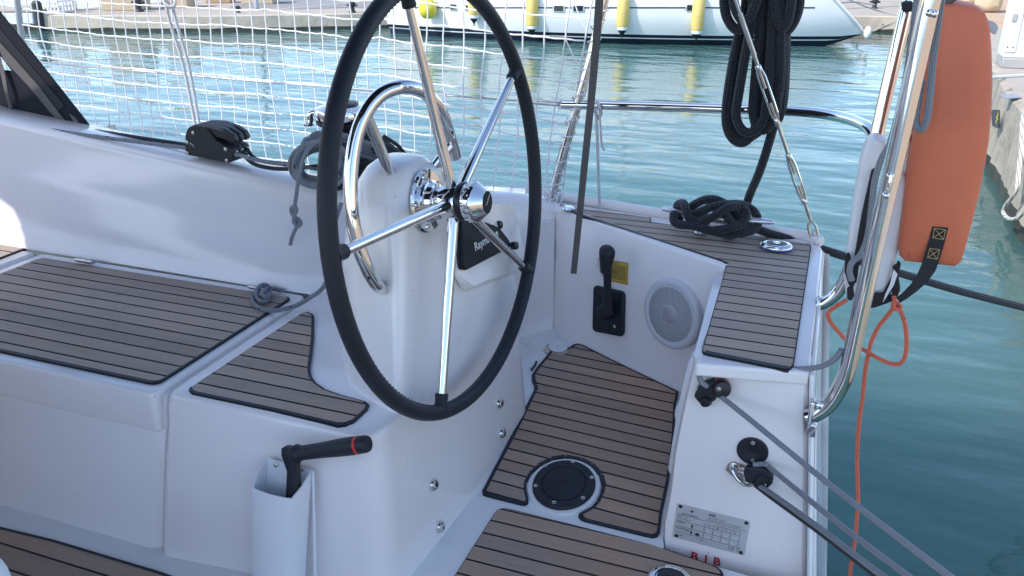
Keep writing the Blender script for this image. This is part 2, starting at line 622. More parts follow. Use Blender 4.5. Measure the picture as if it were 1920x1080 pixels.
def teak(name, outline, o, e1, e2, s0, pitch, parent, wf, m='teak', thick=0.006, label=None, joints=True):
    """planked panel: dark caulk bed with the planks laid on it, one mesh"""
    o = V(o); e1 = V(e1).normalized(); e2 = (V(e2) - e1 * V(e2).dot(e1)).normalized(); n = e1.cross(e2)
    if n.z < 0:
        n = -n
    P2 = [((p - o).dot(e1), (p - o).dot(e2)) for p in outline]
    A = sum(P2[i - 1][0] * P2[i][1] - P2[i][0] * P2[i - 1][1] for i in range(len(P2)))
    if A < 0:
        P2 = P2[::-1]
    Q = []
    for p in P2:
        if not Q or math.hypot(p[0] - Q[-1][0], p[1] - Q[-1][1]) > 0.004:
            Q.append(p)
    P2 = Q
    N = len(P2)
    lines = []; ws = []
    for i in range(N):
        a, b = P2[i], P2[(i + 1) % N]
        dx, dy = b[0] - a[0], b[1] - a[1]
        L = math.hypot(dx, dy)
        nx, ny = dy / L, -dx / L            # outward
        ws.append((a, b, nx, ny, wf(nx, ny)))
        w = 0.0025
        lines.append((a[0] - nx * w, a[1] - ny * w, dx / L, dy / L))
    ins = []
    for i in range(N):
        x1, y1, dx1, dy1 = lines[i - 1]; x2, y2, dx2, dy2 = lines[i]
        det = dx1 * dy2 - dy1 * dx2
        if abs(det) < 0.05:
            ins.append((x2, y2)); continue
        t = ((x2 - x1) * dy2 - (y2 - y1) * dx2) / det
        q = (x1 + dx1 * t, y1 + dy1 * t)
        if math.hypot(q[0] - x2, q[1] - y2) > 0.05:
            q = (x2, y2)
        ins.append(q)
    B = MB()
    to3 = lambda p, h=0.0: o + e1 * p[0] + e2 * p[1] + n * h
    B.prism([to3(p, -0.0012) for p in P2], n * -thick, 0)
    lo = min(p[1] for p in ins); hi = max(p[1] for p in ins)
    k0 = math.floor((lo - s0) / pitch); k1 = math.ceil((hi - s0) / pitch)
    g = 0.0028
    rnd = random.Random(len(outline) * 7 + int(s0 * 1000))
    for k in range(k0, k1):
        a = s0 + k * pitch + g; b = s0 + (k + 1) * pitch - g
        bm = bmesh.new()
        f = bm.faces.new([bm.verts.new((p[0], p[1], 0)) for p in ins])
        f.normal_update()
        bmesh.ops.triangulate(bm, faces=[f], ngon_method='EAR_CLIP')
        bmesh.ops.bisect_plane(bm, geom=bm.verts[:] + bm.edges[:] + bm.faces[:], plane_co=(0, a, 0), plane_no=(0, -1, 0), clear_outer=True)
        bmesh.ops.bisect_plane(bm, geom=bm.verts[:] + bm.edges[:] + bm.faces[:], plane_co=(0, b, 0), plane_no=(0, 1, 0), clear_outer=True)
        if bm.faces:
            bm.verts.index_update()
            B.add([to3(v.co, 0.0006) for v in bm.verts], [[v.index for v in f.verts] for f in bm.faces], 1, False, tone=0.2 + 0.6 * rnd.random() + 0.001)
        bm.free()
    for k, (a, b_, nx, ny, w) in enumerate(ws):         # wider bead of caulk along some edges
        if w > 0.0026:
            B.add([to3(a, 0.0012), to3(b_, 0.0012), to3((b_[0] - nx * w, b_[1] - ny * w), 0.0012), to3((a[0] - nx * w, a[1] - ny * w), 0.0012)], [[0, 1, 2, 3]], 0, False)
    ob = B.build(name, ['caulk', m], parent, label=label, recalc=False)
    return ob
# ================================================================== OUR YACHT
zS, zD, zF = -0.943, -0.816, -1.32          # seat, after deck, cockpit sole (from the eye)
yacht = thing('sailing_yacht', 'white fibreglass sailing yacht seen from inside its teak-laid cockpit', 'boat', W(-1.2, 0.75, -1.9))
CE = W(-0.735, 1.62, -0.529)                # wheel centre
AX = V((0.99350682, -0.05270522, 0.10082837)).normalized()
FL = CE - AX * 0.072                        # after face of the pedestal on the wheel axis


def aftx(y, z):
    return FL.x - (AX.y * (y - FL.y) + AX.z * (z + H - FL.z)) / AX.x


# ---- helm floor plane (slopes up outboard)
FT = rad(8.0)
FN = V((0, -math.sin(FT), math.cos(FT)))
FP = W(0, 1.68, zF)


def PF(x, y, off=0.0):
    return PN(x, y, FP, FN, off)


# ---- helm side wall
WA = W(-0.726, 2.544, zD); WB = W(-0.212, 2.221, zD)
wd = (WB - WA).normalized()
win = V((wd.y, -wd.x, 0))
if win.y > 0:
    win = -win
dr = rad(8)
WN = wd.cross(V((0, 0, -1)) * math.cos(dr) + win * math.sin(dr)).normalized()
if WN.y > 0:
    WN = -WN                                # faces inboard
WUP = (V((0, 0, 1)) - WN * WN.z).normalized()
WRT = wd


def PWall(x, y, off=0.0):
    return PN(x, y, WA, WN, off)


# ---- sole
b = MB()
b.prism([W(-4.3, -0.35, zF - .004), W(-0.60, -0.35, zF - .004), W(0.10, -0.35, zF - .004), W(0.10, 1.606, zF - .004), W(-0.225, 1.628, zF - .004), W(-0.245, 1.70, zF - .004), W(-0.78, 1.70, zF - .004), W(-4.3, 1.5, zF - .004)], V((0, 0, -0.03)), 0)
b.build('cockpit_sole', 'gelfloor', yacht)
b = MB()
q = [W(-1.1, 1.685, zF), W(-0.12, 1.685, zF), W(-0.2, 2.75, zF), W(-1.1, 2.75, zF)]
q = [p + V((0, 0, (p.y - 1.68) * math.tan(FT) - 0.004)) for p in q]
b.prism(q, V((0, 0, -0.03)), 0)
b.build('helm_floor', 'gelfloor', yacht)

# ---- seat locker: body, and the hinged seat lid on top of it
b = MB()
fr = [(1.305, zS - .030), (1.296, zS - .045), (1.29, zS - .10), (1.235, zF - .0)]
lidfront = []
# locker front under the lid, with its moulded lower edge
X0, X1 = -4.4, -1.327
rings = []
for x in (X0, -2.9, -1.9, -1.36, X1):
    pr = [(1.90, zS - .02), (1.32, zS - .02), (1.300, zS - .060), (1.296, zS - .10), (1.2875, zS - .114), (1.216, zF - .02), (1.195, zF - .055), (1.9, zF - .06)]
    if x == X1:
        pr = [(y + (0.012 if 1.2 < y < 1.31 else 0), z) for y, z in pr]
    rings.append([W(x, y, z) for y, z in pr])
b.loft(rings, 0, True, True, False)
b.build('seat_locker', 'gel', yacht, bevel=0.012, seg=3)
b = MB()
b.prism(rpoly([W(-2.325, 1.903, zS - .004), W(-1.334, 1.903, zS - .004), W(-1.334, 1.290, zS - .004), W(-2.325, 1.290, zS - .004)], .02), V((0, 0, -0.105)), 0)
lid = b.build('seat_lid', 'gel', yacht, bevel=0.009, seg=3)
b = MB()
b.prism(rpoly([W(-3.3, 1.903, zS - .004), W(-2.345, 1.903, zS - .004), W(-2.345, 1.290, zS - .004), W(-3.3, 1.290, zS - .004)], .02), V((0, 0, -0.105)), 0)
b.build('seat_lid', 'gel', yacht, bevel=0.012, seg=3)
wseat = lambda nx, ny: 0.0025 + 0.0085 * max(0, -ny) + 0.005 * max(0, nx)
teak('teak_panel', rpoly([W(-2.283, 1.862, zS), W(-1.352, 1.862, zS), W(-1.352, 1.322, zS), W(-2.283, 1.322, zS)], .022), W(0, 0, zS), (1, 0, 0), (0, 1, 0), 1.8125, .05, yacht, wseat, 'teakgrey', label='large rectangular teak seat panel')
teak('teak_panel', rpoly([W(-3.2, 1.90, zS), W(-2.40, 1.94, zS), W(-2.385, 1.322, zS), W(-3.2, 1.322, zS)], .04), W(0, 0, zS), (1, 0, 0), (0, 1, 0), 1.8125, .05, yacht, wseat, 'teakgrey')
# hinges of the lid
for px_, py_ in ((156, 490), (484, 541)):
    c = PZ(px_, py_, zS + .012)
    b = MB()
    b.tube([c + V((-.033, 0.004, 0)), c + V((.033, 0.004, 0))], .0065, 10)
    for k in (-.011, .011):
        b.tube([c + V((k - .001, .004, 0)), c + V((k + .001, .004, 0))], .0072, 10)
    b.box(c + V((0, .012, -.006)), (.06, .018, .003))
    b.build('hinge', 'steel', yacht)

# ---- pedestal moulding: foot block with a ledge, and the column growing out of it
def section(xf, yi, yo, z, ya, r=.03, r2=.05, cx=.03, cy=.03, n=5, xa=None):
    """plan section, forward inboard corner cut off; the after side lies on the tilted after face"""
    P = [V((xf, yi + cy, z + H)), V((xf + cx, yi, z + H)), V((aftx(ya, z) if xa is None else xa, ya, z + H)), V((aftx(yo, z) if xa is None else xa, yo, z + H)), V((xf, yo, z + H))]
    return rpoly(P, [r, r, r2, r2, r], n)


b = MB()
R = []
for xf, yi, yo, z, ya, r2 in ((-1.318, 1.205, 2.06, -1.40, 1.255, .06), (-1.318, 1.212, 2.07, -1.30, 1.262, .06), (-1.318, 1.26, 2.075, -1.12, 1.283, .06), (-1.318, 1.292, 2.078, -1.02, 1.298, .055), (-1.318, 1.300, 2.079, -.975, 1.304, .05), (-1.314, 1.305, 2.079, -.957, 1.309, .048), (-1.308, 1.313, 2.079, -.9485, 1.316, .046), (-1.300, 1.323, 2.079, -.946, 1.325, .045)):
    R.append(section(xf, yi, yo, z, ya, .012, r2, .014, .014))
for xf, yi, yo, z, ya, r, r2, cx, cy in (
        (-1.205, 1.462, 2.078, -.9455, 1.392, .10, .042, .265, .385),
        (-1.180, 1.468, 2.077, -.943, 1.394, .10, .040, .240, .345),
        (-1.150, 1.474, 2.075, -.934, 1.398, .10, .038, .205, .29),
        (-1.110, 1.480, 2.072, -.912, 1.406, .09, .036, .165, .22),
        (-1.070, 1.484, 2.064, -.870, 1.420, .08, .034, .125, .15),
        (-1.040, 1.488, 2.050, -.815, 1.440, .07, .032, .095, .11),
        (-1.015, 1.492, 2.020, -.76, 1.460, .06, .030, .075, .08),
        (-1.000, 1.497, 1.930, -.70, 1.480, .05, .030, .06, .065),
        (-.990, 1.503, 1.850, -.64, 1.496, .045, .030, .055, .06),
        (-.978, 1.511, 1.800, -.58, 1.509, .045, .034, .05, .055),
        (-.967, 1.522, 1.770, -.53, 1.522, .045, .040, .05, .055),
        (-.956, 1.540, 1.745, -.49, 1.545, .045, .046, .05, .05)):
    R.append(section(xf, yi, yo, z, ya, r, r2, cx, cy))
R.append(section(-.942, 1.562, 1.722, -.466, 1.564, .04, .05, .045, .045, xa=-.823))
R.append(section(-.925, 1.590, 1.700, -.453, 1.592, .03, .04, .035, .035, xa=-.832))
R.append(section(-.905, 1.615, 1.680, -.4495, 1.616, .02, .02, .02, .02, xa=-.845))
b.loft(R, 0, True, True, True)
b.build('steering_pedestal', 'gel', yacht, ang=50)

# small teak panel on the ledge
out = [(353.8, 731.9), (357, 726), (376.2, 712.7), (565.8, 586), (576.4, 584.9), (586, 589.2), (589.2, 593.4), (588.6, 633.9), (585, 665.8), (581.5, 691.4), (584, 706.3), (593.5, 719.1), (610.5, 730.8), (638.2, 740.4), (685, 753.2), (692.5, 759.6), (689.3, 768), (663.8, 791.5), (648.8, 797.5), (633.9, 797.9), (510.4, 769.1), (359.2, 737.2)]
teak('teak_panel', [PZ(x, y, zS) for x, y in out], W(0, 0, zS), (1, 0, 0), (0, 1, 0), 1.5135, .0505, yacht, lambda nx, ny: 0.002 + 0.0075 * max(0, -ny) + 0.006 * max(0, nx), 'teakgrey', label='small curved teak panel on the ledge beside the pedestal')

# pod for the plotter, growing out of the after face
PLC = [PY(862, 510, 1.70), PY(956, 461, 1.955), PY(926, 421, 1.965), PY(858, 408, 1.735)]
pn = (PLC[1] - PLC[0]).cross(PLC[3] - PLC[0]).normalized()
if pn.dot(EYE - PLC[0]) < 0:
    pn = -pn
cc = sum(PLC, V((0, 0, 0))) / 4
bm = bmesh.new()
fr_ = [cc + (p - cc) * 1.13 - pn * 0.012 for p in PLC]
bk = [PN(x, y, FL, AX, -0.01) for x, y in ((866, 552), (990, 506), (965, 380), (850, 372))]
low = [PN(985, 497, FL, AX, 0.012), PN(880, 541, FL, AX, 0.03)]
for p in fr_ + bk + low:
    bm.verts.new(p)
bmesh.ops.convex_hull(bm, input=bm.verts)
bm.verts.index_update()
b = MB()
live = [v for v in bm.verts if v.link_faces]
ix = {v: i for i, v in enumerate(live)}
b.add([v.co.copy() for v in live], [[ix[v] for v in f.verts] for f in bm.faces], 0, True)
bm.free()
b.build('plotter_pod', 'gel', yacht, bevel=0.014, seg=4, ang=30)

# shaft locks on the after side of the pedestal
for x, y in ((811, 909), (824, 988), (935, 756), (940, 812)):
    c = PN(x, y, FL, AX, -0.002)
    if y in (909, 988):
        c = PN(x, y, FL, AX, 0.0)
    b = MB()
    b.lathe([(.0135, 0), (.0145, .003), (.013, .007), (.0095, .0085), (.0095, .011), (.006, .0115)], c, AX, 20, 0)
    b.lathe([(.0036, .0118), (.003, .0122)], c, AX, 6, 1)
    b.build('bolt', ['chrome', 'black'], yacht)

# ---- coaming, running aft and swinging outboard round the helm
st = []
def cst(T, base, out_y, r=0.03, zk=None):
    """one cross-section of the coaming: foot, fillet, knuckle, rounded top, outer side"""
    n = V((base.x - T.x, base.y - T.y, 0))
    inb = n.normalized() if n.length > 1e-4 else V((0, -1, 0))
    h = T.z - base.z
    P = [base, base + V((0, 0, .012)) - inb * .004]
    P.append(base + V((0, 0, .035)) - inb * .018)
    P.append(base + V((0, 0, .060)) - inb * .024)
    for t in (0.35, 0.52, 0.62):
        q = base.lerp(T, t)
        bow = 0.012 * math.sin(PI * t)
        P.append(V((q.x, q.y, base.z + h * t)) + inb * bow)
    P.append(V((T.x, T.y, T.z - .045)) + inb * .012)
    P.append(V((T.x, T.y, T.z - .022)) + inb * .006)
    P.append(V((T.x, T.y, T.z - .008)) - inb * .003)
    P.append(V((T.x, T.y, T.z)) - inb * .016)
    P.append(V((T.x, T.y, T.z + .004)) - inb * .05)
    P.append(V((T.x, T.y, T.z)) - inb * .14)
    P.append(V((T.x, T.y, T.z - .02)) - inb * .165)
    q = V((T.x, T.y, 0)) - inb * .23
    P.append(V((q.x, q.y, H - .93)))
    P.append(V((q.x, q.y, H - 1.05)))
    return P
tops = [(-4.5, 2.02, -.43), (-3.4, 2.09, -.505), (-2.62, 2.11, -.580), (-1.9, 2.105, -.650), (-1.5, 2.10, -.690), (-1.33, 2.11, -.708)]
foot = [(-4.5, 1.80, zS), (-3.4, 1.88, zS), (-2.62, 1.905, zS), (-1.9, 1.90, zS), (-1.5, 1.895, zS), (-1.33, 1.90, zS)]
rings = [cst(W(*t), W(*f), 0) for t, f in zip(tops, foot)]
extra = [((1.20, 2.19, -.722), (1.20, 1.99, -1.0)), ((1.08, 2.275, -.736), (1.06, 2.10, -1.16)), ((.98, 2.365, -.752), (.965, 2.25, -1.235)), ((.895, 2.455, -.775), (.88, 2.38, -1.235)), ((.832, 2.528, -.800), (.80, 2.445, -1.230)), ((.80, 2.553, -.806), (.772, 2.468, -1.224))]
for t, f in extra:
    rings.append(cst(W(-t[0], t[1], t[2]), W(-f[0], f[1], f[2]), 0))
b = MB()
b.loft(rings, 0, False, False, True)
b.build('coaming', 'gel', yacht, ang=60)
# helm side wall and the corner that joins it to the coaming
b = MB()
def wallcol(T, base):
    inb = WN
    return [base + V((0, 0, -.03)), base, base + V((0, 0, .02)) - inb * .012, base.lerp(T, .5), V((T.x, T.y, T.z - .012)), V((T.x, T.y, T.z - .004)) - inb * .004, T - inb * .014, T - inb * .05 + V((0, 0, -.002))]
topsW = [(1040, 392), (1062, 397), (1085, 402), (1150, 425), (1250, 460), (1340, 490), (1358, 498)]
tw = [PZ(x, y, zD + .002) for x, y in topsW]
tw[0] = W(-.80, 2.553, -.806)
fw = [W(-.772, 2.468, -1.224), PF(1072, 642), PF(1096, 646), PF(1145, 670), PF(1210, 700), PF(1285, 738), PF(1300, 748)]
fw[-1] = fw[-1] + V((0.03, 0, 0))
cols = [wallcol(tw[0] - wd * .03, fw[0] - wd * .03)]
WN = (tw[5] - tw[2]).cross((fw[3] + fw[4]) / 2 - (tw[3] + tw[4]) / 2).normalized()
if WN.y > 0:
    WN = -WN
WA = (tw[3] + tw[4]) / 2
WUP = (V((0, 0, 1)) - WN * WN.z).normalized()
WRT = (wd - WN * wd.dot(WN)).normalized()
for t, f in zip(tw, fw):
    cols.append(wallcol(t, f))
b.loft(cols, 0, False, False, True)
b.build('helm_side_wall', 'gel', yacht, ang=60)

# ---- after deck
b = MB()
edge_in = [PZ(x, y, zD - .004) for x, y in ((1030, 391), (1068, 398), (1150, 426), (1250, 461), (1350, 494), (1359, 503), (1340, 570), (1318, 650), (1304, 682))]
edge_out = [W(.03, 1.655, zD - .004), W(.032, 2.44, zD - .004), W(.015, 2.515, zD - .004), W(-.10, 2.545, zD - .004), W(-.46, 2.592, zD - .004), W(-.88, 2.66, zD - .004)]
b.prism(edge_in + edge_out, V((0, 0, -.03)), 0)
b.build('after_deck', 'gel', yacht, bevel=0.006, seg=3)
out = [(1078, 389.6), (1219, 407.3), (1221, 411.5), (1219, 415.5), (1245, 419), (1300, 426), (1400, 439), (1514, 456.3), (1520.5, 460), (1521, 466), (1489, 683), (1487, 687), (1478, 693.5), (1456, 690), (1330, 665.2), (1319, 662.2), (1315.8, 657), (1318.5, 648), (1361, 500), (1360, 495.5), (1352, 491), (1068.5, 397.5), (1068, 394.5)]
wdeck = lambda nx, ny: 0.002 + (0.013 if ny < -.9 else 0.0105 if ny < -.6 else 0.0) + (0.001 if nx > .7 else 0)
teak('teak_panel', [PZ(x, y, zD) for x, y in out], W(0, 0, zD), (1, 0, 0), (0, 1, 0), 2.4057, .0501, yacht, wdeck, 'teakgrey', label='L-shaped grey teak panel on the after deck')
# toe rail
b = MB()
tr = [W(.022, 2.49, zD + .004), W(-.02, 2.522, zD + .006), W(-.10, 2.54, zD + .006), W(-.46, 2.588, zD + .008), W(-.88, 2.655, zD + .006), W(-1.2, 2.69, -.865), W(-1.6, 2.73, -.918), W(-2.8, 2.80, -.885), W(-4.4, 2.76, -.79)]
b.tube(tr, .016, 10, sm=4)
b.build('toe_rail', 'gel', yacht)
# side deck
b = MB()
b.prism([W(-.80, 2.50, -.85), W(-1.5, 2.25, -.93), W(-4.5, 2.2, -.83), W(-4.5, 2.77, -.81), W(-2.8, 2.79, -.90), W(-1.6, 2.72, -.935), W(-.85, 2.645, -.84)], V((0, 0, -.02)), 0)
b.build('side_deck', 'gelfloor', yacht)

# ---- stern box under the after deck: front face, rounded top edge
TW = 1.662
b = MB()
lft = [(1303, 684), (1302, 700), (1285, 775), (1266, 870), (1257, 950), (1246, 1000), (1243, 1100)]
cols = []
for fr2 in range(8):
    t = fr2 / 7
    col = []
    col.append(W(-.19 + .21 * t, 1.72, zD - .009))
    col.append(W(-.19 + .21 * t, 1.685, zD - .008))
    col.append(W(-.19 + .21 * t, 1.672, zD - .011))
    for (x, y), zz in zip(lft, (-.832, -.85, -.94, -1.07, -1.18, -1.27, -1.38)):
        a = PY(x, y, TW); c = V((.018 + max(0, -(zz) - .816) * .118, TW, zz + H))
        a = V((a.x, TW, zz + H))
        p = a.lerp(c, t)
        col.append(p)
    cols.append(col)
b.loft(cols, 0, False, False, True)
# forward and after returns
fwd_col = cols[0]
aft_col = cols[-1]
b.loft([fwd_col, [p + V((-.006, .012, 0)) for p in fwd_col], [V((p.x - .03 * (i > 2), p.y + .5, p.z)) for i, p in enumerate(fwd_col)]], 0, False, False, True)
b.loft([aft_col, [p + V((.008, .008, 0)) for p in aft_col], [p + V((.012, .03, 0)) for p in aft_col], [p + V((.014, .80, 0)) for p in aft_col]], 0, False, False, True)
b.build('stern_locker', 'gel', yacht, ang=50)
# gasket strip and scupper flap on its forward corner
b = MB()
strip = [(1304, 667), (1291, 678), (1283, 710), (1272, 760), (1263, 812), (1252, 880), (1255, 889), (1260, 891), (1276, 800), (1309, 672)]
b.prism([PY(x, y, 1.74) for x, y in strip], V((0, .05, 0)), 0)
b.build('corner_gasket', 'plasticwhite', yacht, bevel=.004)
b = MB()
fc = PY(1279, 778, 1.78)
pts = []
for k in range(13):
    a = rad(90 + 180 * k / 12)
    pts.append(fc + V((.018 * math.cos(a), 0, .034 * math.sin(a))))
b.prism(pts, V((0, .02, 0)), 0)
b.build('scupper_flap', 'plasticwhite', yacht, bevel=.003)

# ---- transom and hull
b = MB()
sect = []
hx = [.05, -.1, -.5, -.95, -1.6, -2.8, -4.5, -7.0]
hy = [2.47, 2.555, 2.61, 2.67, 2.74, 2.81, 2.78, 2.45]
rings = []
for x, y in zip(hx, hy):
    y0 = 0.75
    f = (lambda a, dz: (y0 + (y - y0) * a, dz))
    pr = [f(1.0, -.94 if x < -1 else -.84), f(1.004, -1.05), f(.995, -1.35), f(.96, -1.75), f(.86, -2.05), f(.5, -2.25), (y0, -2.3)]
    right_side = [V((x, p, z + H)) for p, z in pr]
    left_side = [V((x, 2 * y0 - p, z + H)) for p, z in pr[:-1]][::-1]
    rings.append(right_side + left_side)
# slanting transom
rings.insert(0, [V((p.x + max(0, (-(p.z - H) - .83)) * .13, p.y, p.z)) for p in rings[0]])
rings.pop(1)
b.loft(rings, 0, False, False, True)
r0 = rings[0]
b.build('hull', 'hull', yacht, ang=40)
b = MB()
q = [W(.03, 1.66, -.825), W(.026, 2.45, -.825), W(.026, 2.44, -.9), W(.105, 2.43, -1.5), W(.19, 2.3, -2.0), W(.19, -.8, -2.0), W(.10, -.8, -1.4), W(.10, 1.60, -1.4)]
b.prism(q, V((.012, 0, 0)), 0)
b.build('transom', 'hull', yacht, bevel=.01, ang=30)
b = MB()   # stainless strip and hinge line down the transom edge
for x0, x1, dy in ((1513, 1517, 0), (1521, 1523, .03)):
    b.prism([PY(x0, 700, 1.68 + dy), PY(x1, 700, 1.68 + dy), PY(x1 + 2, 1085, 1.68 + dy), PY(x0 + 1, 1085, 1.68 + dy)], V((0, .008, 0)), 0)
b.build('transom_trim', 'alu', yacht, bevel=.002)
b = MB()
b.prism([PY(1508, 600, 1.95), PY(1531, 600, 1.95), PY(1531, 1090, 1.72), PY(1509, 1090, 1.72)], V((0, .012, 0)), 0)
b.build('platform_edge', 'gel', yacht, bevel=.004)

# ---- teak of the helm floor
out = [(1033.75, 656.5), (1045, 656), (1058, 655), (1067, 652), (1072, 648), (1077.5, 645.4), (1085, 644.3), (1094, 647.5), (1137, 669.5), (1272, 734.5), (1271, 745), (1267.5, 757), (1265, 810), (1263, 836), (1254.5, 900), (1241.7, 961.7), (1237.5, 998), (1232, 1006.5), (1224, 1008.5), (1212.5, 1006.5), (1097, 978), (1088, 974), (1084.2, 968), (1086, 963), (1096, 957.5), (1108, 951), (1118, 940.5), (1125, 926), (1128, 909.6), (1123.5, 890.8), (1106, 872), (1087.5, 863), (1060, 857.8), (1035, 861.7), (1012.5, 873.5), (996, 888.75), (987, 906), (987.5, 920), (991, 936), (990.5, 943), (985, 947), (977, 946.5), (914, 930.5), (905, 927), (904, 921), (925, 880), (959, 817), (985, 764), (1001, 732), (1001.5, 722.5), (997, 714), (997, 703.75), (1009, 686)]
S0 = None
p_ = PF(1130, 706.7); q_ = PF(1135, 729)
o_ = FP
e1f = V((1, 0.0, 0)); e2f = V((0, math.cos(FT), math.sin(FT)))
l1 = (PF(1141, 712.6) - o_).dot(e2f)
# the laid direction as surveyed
d_ = (PF(1266.25, 773.7) - PF(996.25, 715)); d_.normalize()
e2n = (e2f - d_ * d_.dot(e2f)).normalized()
ln = [((PF(a, c) + PF(a2, c2)) / 2 - o_).dot(e2n) for a, c, a2, c2 in ((1023.4, 671.9, 1241.9, 718.75), (1012.2, 684.1, 1272.8, 741.25), (1000, 697.6, 1266.25, 755.9), (996.25, 715, 1266.25, 773.7), (1001.9, 735.6, 1264.4, 791.9), (994.4, 753.4, 1268, 813.4), (986, 771.8, 1264.4, 834), (956, 833, 1252, 905.4), (1128, 900.8, 1248, 930.4), (1126, 927.7, 1241.7, 957.5), (1108.3, 951.25, 1233.3, 983.5))]
idx = [0, 1, 2, 3, 4, 5, 6, 9, 11, 12, 13]
n_ = len(ln); mi = sum(idx) / n_; ml = sum(ln) / n_
pit = -sum((i - mi) * (l - ml) for i, l in zip(idx, ln)) / sum((i - mi) ** 2 for i in idx)
s0_ = ml + pit * mi
teak('teak_panel', [PF(x, y) for x, y in out], o_, d_, e2n, s0_, pit, yacht, lambda nx, ny: 0.0045 + 0.006 * max(0, -ny) + 0.003 * max(0, nx) + 0.005 * max(0, -nx), 'teakfloor', label='brown teak floor panel cut out round the deck plate')
# lower floor panel
teak('teak_panel', rpoly([W(-.647, 1.652, zF), W(-.26, 1.640, zF), W(-.085, 1.612, zF), W(-.072, -.3, zF), W(-.66, -.3, zF)], .03), W(0, 0, zF), (1, 0, 0), (0, 1, 0), 1.2422 * 1.32, .05, yacht, lambda nx, ny: .002 + .004 * max(0, nx), 'teakfloor', label='brown teak panel at the bottom edge of the picture')
# sole planks forward, beside the locker front
teak('teak_panel', [PZ(x, y, zF) for x, y in ((-300, 925), (0, 988), (100, 1012), (300, 1072), (330, 1083), (330, 1250), (-300, 1250))], W(0, 0, zF), (1, 0, 0), (0, 1, 0), .8386 * 1.32, .062, yacht, lambda nx, ny: .002 + .006 * max(0, ny), 'teakfloor', label='brown teak sole panel at the foot of the seat')
# little black mark on the cove and drain ring
b = MB()
dc = PF(1047, 651, .004)
rs_ = random.Random(4)
ra = V((1, 0, 0)); rb = FN.cross(ra)
b.add([dc - FN * .003 + (ra * math.cos(2 * PI * k / 26) + rb * math.sin(2 * PI * k / 26)) * (.0325 + rs_.uniform(0, .006) + (.012 * math.sin((k - 9) * PI / 10) if 9 < k < 19 else 0)) for k in range(26)], [list(range(26))], 0, False)
b.build('rust_stain', 'rust', yacht)
b = MB()
b.lathe([(.030, .0), (.031, .004), (.027, .007), (.019, .006), (.017, .001), (.016, -.012), (.004, -.014)], dc, FN, 24, 0)
b.build('drain_ring', 'plasticwhite', yacht)
b = MB()
b.tube([PF(1006, 678, .004), PF(1003, 685, .006), PF(996, 694, .004)], .0035, 6, sm=3)
b.build('drain_lanyard', 'blackrope', yacht)
# chrome filler cap in the lower panel
b = MB()
b.lathe([(.048, 0), (.050, .004), (.044, .009), (.034, .010), (.032, .007)], PZ(1256, 1090, zF + .002), (0, 0, 1), 32, 0)
b.lathe([(.030, .006), (.029, .012), (.010, .013), (.008, .009)], PZ(1256, 1090, zF + .002), (0, 0, 1), 24, 1)
b.build('floor_filler_cap', ['chrome', 'black'], yacht)

# ---- port side of the cockpit, behind the camera (seen only mirrored in the steel)
b = MB()
b.prism([W(-4.4, -.35, -.4), W(-4.4, -1.3, -.5), W(.0, -1.2, -.7), W(.0, -.35, -.75)], V((0, 0, -.7)), 0)
b.build('port_coaming', 'gel', yacht, bevel=.03)
# ================================================================== STEERING WHEEL
rng = random.Random(3)
wheel = thing('steering_wheel', 'large black leather-covered steering wheel with five polished spokes', 'steering wheel', CE)
E1 = V((0, 0, 1)).cross(AX).normalized()
E2 = AX.cross(E1)
WR = 0.4545
b = MB()
pts = [CE + (E1 * math.cos(2 * PI * k / 96) + E2 * math.sin(2 * PI * k / 96)) * WR for k in range(96)]
b.tube(pts, .0172, 16, closed=True)
rim = b.build('rim', 'leather', wheel)
b = MB()                                   # the seam sewn round the inside of the cover
for k in range(210):
    a = 2 * PI * k / 210
    c_ = (E1 * math.cos(a) + E2 * math.sin(a))
    t_ = (E2 * math.cos(a) - E1 * math.sin(a))
    p = CE + c_ * (WR - .0168) + AX * .004
    b.tube([p - AX * .0035 + t_ * .002, p + AX * .0035 - t_ * .002], .0011, 5)
b.build('stitching', 'stitch', rim)
for x, y in ((770, 22), (966, 133), (985, 503), (828, 742), (640, 473)):
    d = PN(x, y, CE, AX) - CE
    d = (d - AX * d.dot(AX)).normalized()
    b = MB()
    N = 14
    b.tube([CE + d * (.030 + (WR - .062) * k / N) for k in range(N + 1)], [.0128 - .0035 * (k / N) for k in range(N + 1)], 16)
    sp = b.build('spoke', 'chrome', wheel)
    b = MB()
    b.lathe([(.0135, WR - .040), (.0145, WR - .036), (.0135, WR - .020), (.0185, WR - .004)], CE, d, 18, 0)
    b.build('spoke_sleeve', 'leather', sp)
b = MB()
b.lathe([(.030, -.026), (.036, -.024), (.0385, -.012), (.0385, .012), (.036, .016), (.030, .018)], CE, AX, 36, 0)
hub = b.build('hub', 'chrome', wheel)
b = MB()
b.lathe([(.030, .016), (.0415, .018), (.043, .022), (.043, .029), (.0415, .033), (.030, .034)], CE, AX, 36, 0)
b.build('brake_ring', 'black', hub)
b = MB()
b.lathe([(.036, .034), (.0425, .035), (.0435, .038), (.0435, .054), (.042, .058), (.040, .060), (.026, .078), (.024, .079), (.0235, .078)], CE, AX, 40, 0)
for k in range(16):
    a = 2 * PI * k / 16
    for hh in (.041, .051):
        a2 = a + (hh > .045) * PI / 16
        b.ball(CE + AX * hh + (E1 * math.cos(a2) + E2 * math.sin(a2)) * .0432, .0026, 8)
cap = b.build('wheel_nut', 'chrome', hub)
b = MB()
b.lathe([(.0238, .0775), (.0232, .0795), (.0, .0800)], CE, AX, 32, 0)
b.build('cap_badge', 'screen', hub)
b = MB()
b.text('JEANNEAU', .0085, CE + AX * .0803 - E1 * .0, V((0, 0, 1)) * .75 + E1 * .66, V((0, 0, 1)) * .66 - E1 * .75, 0, 'CENTER')
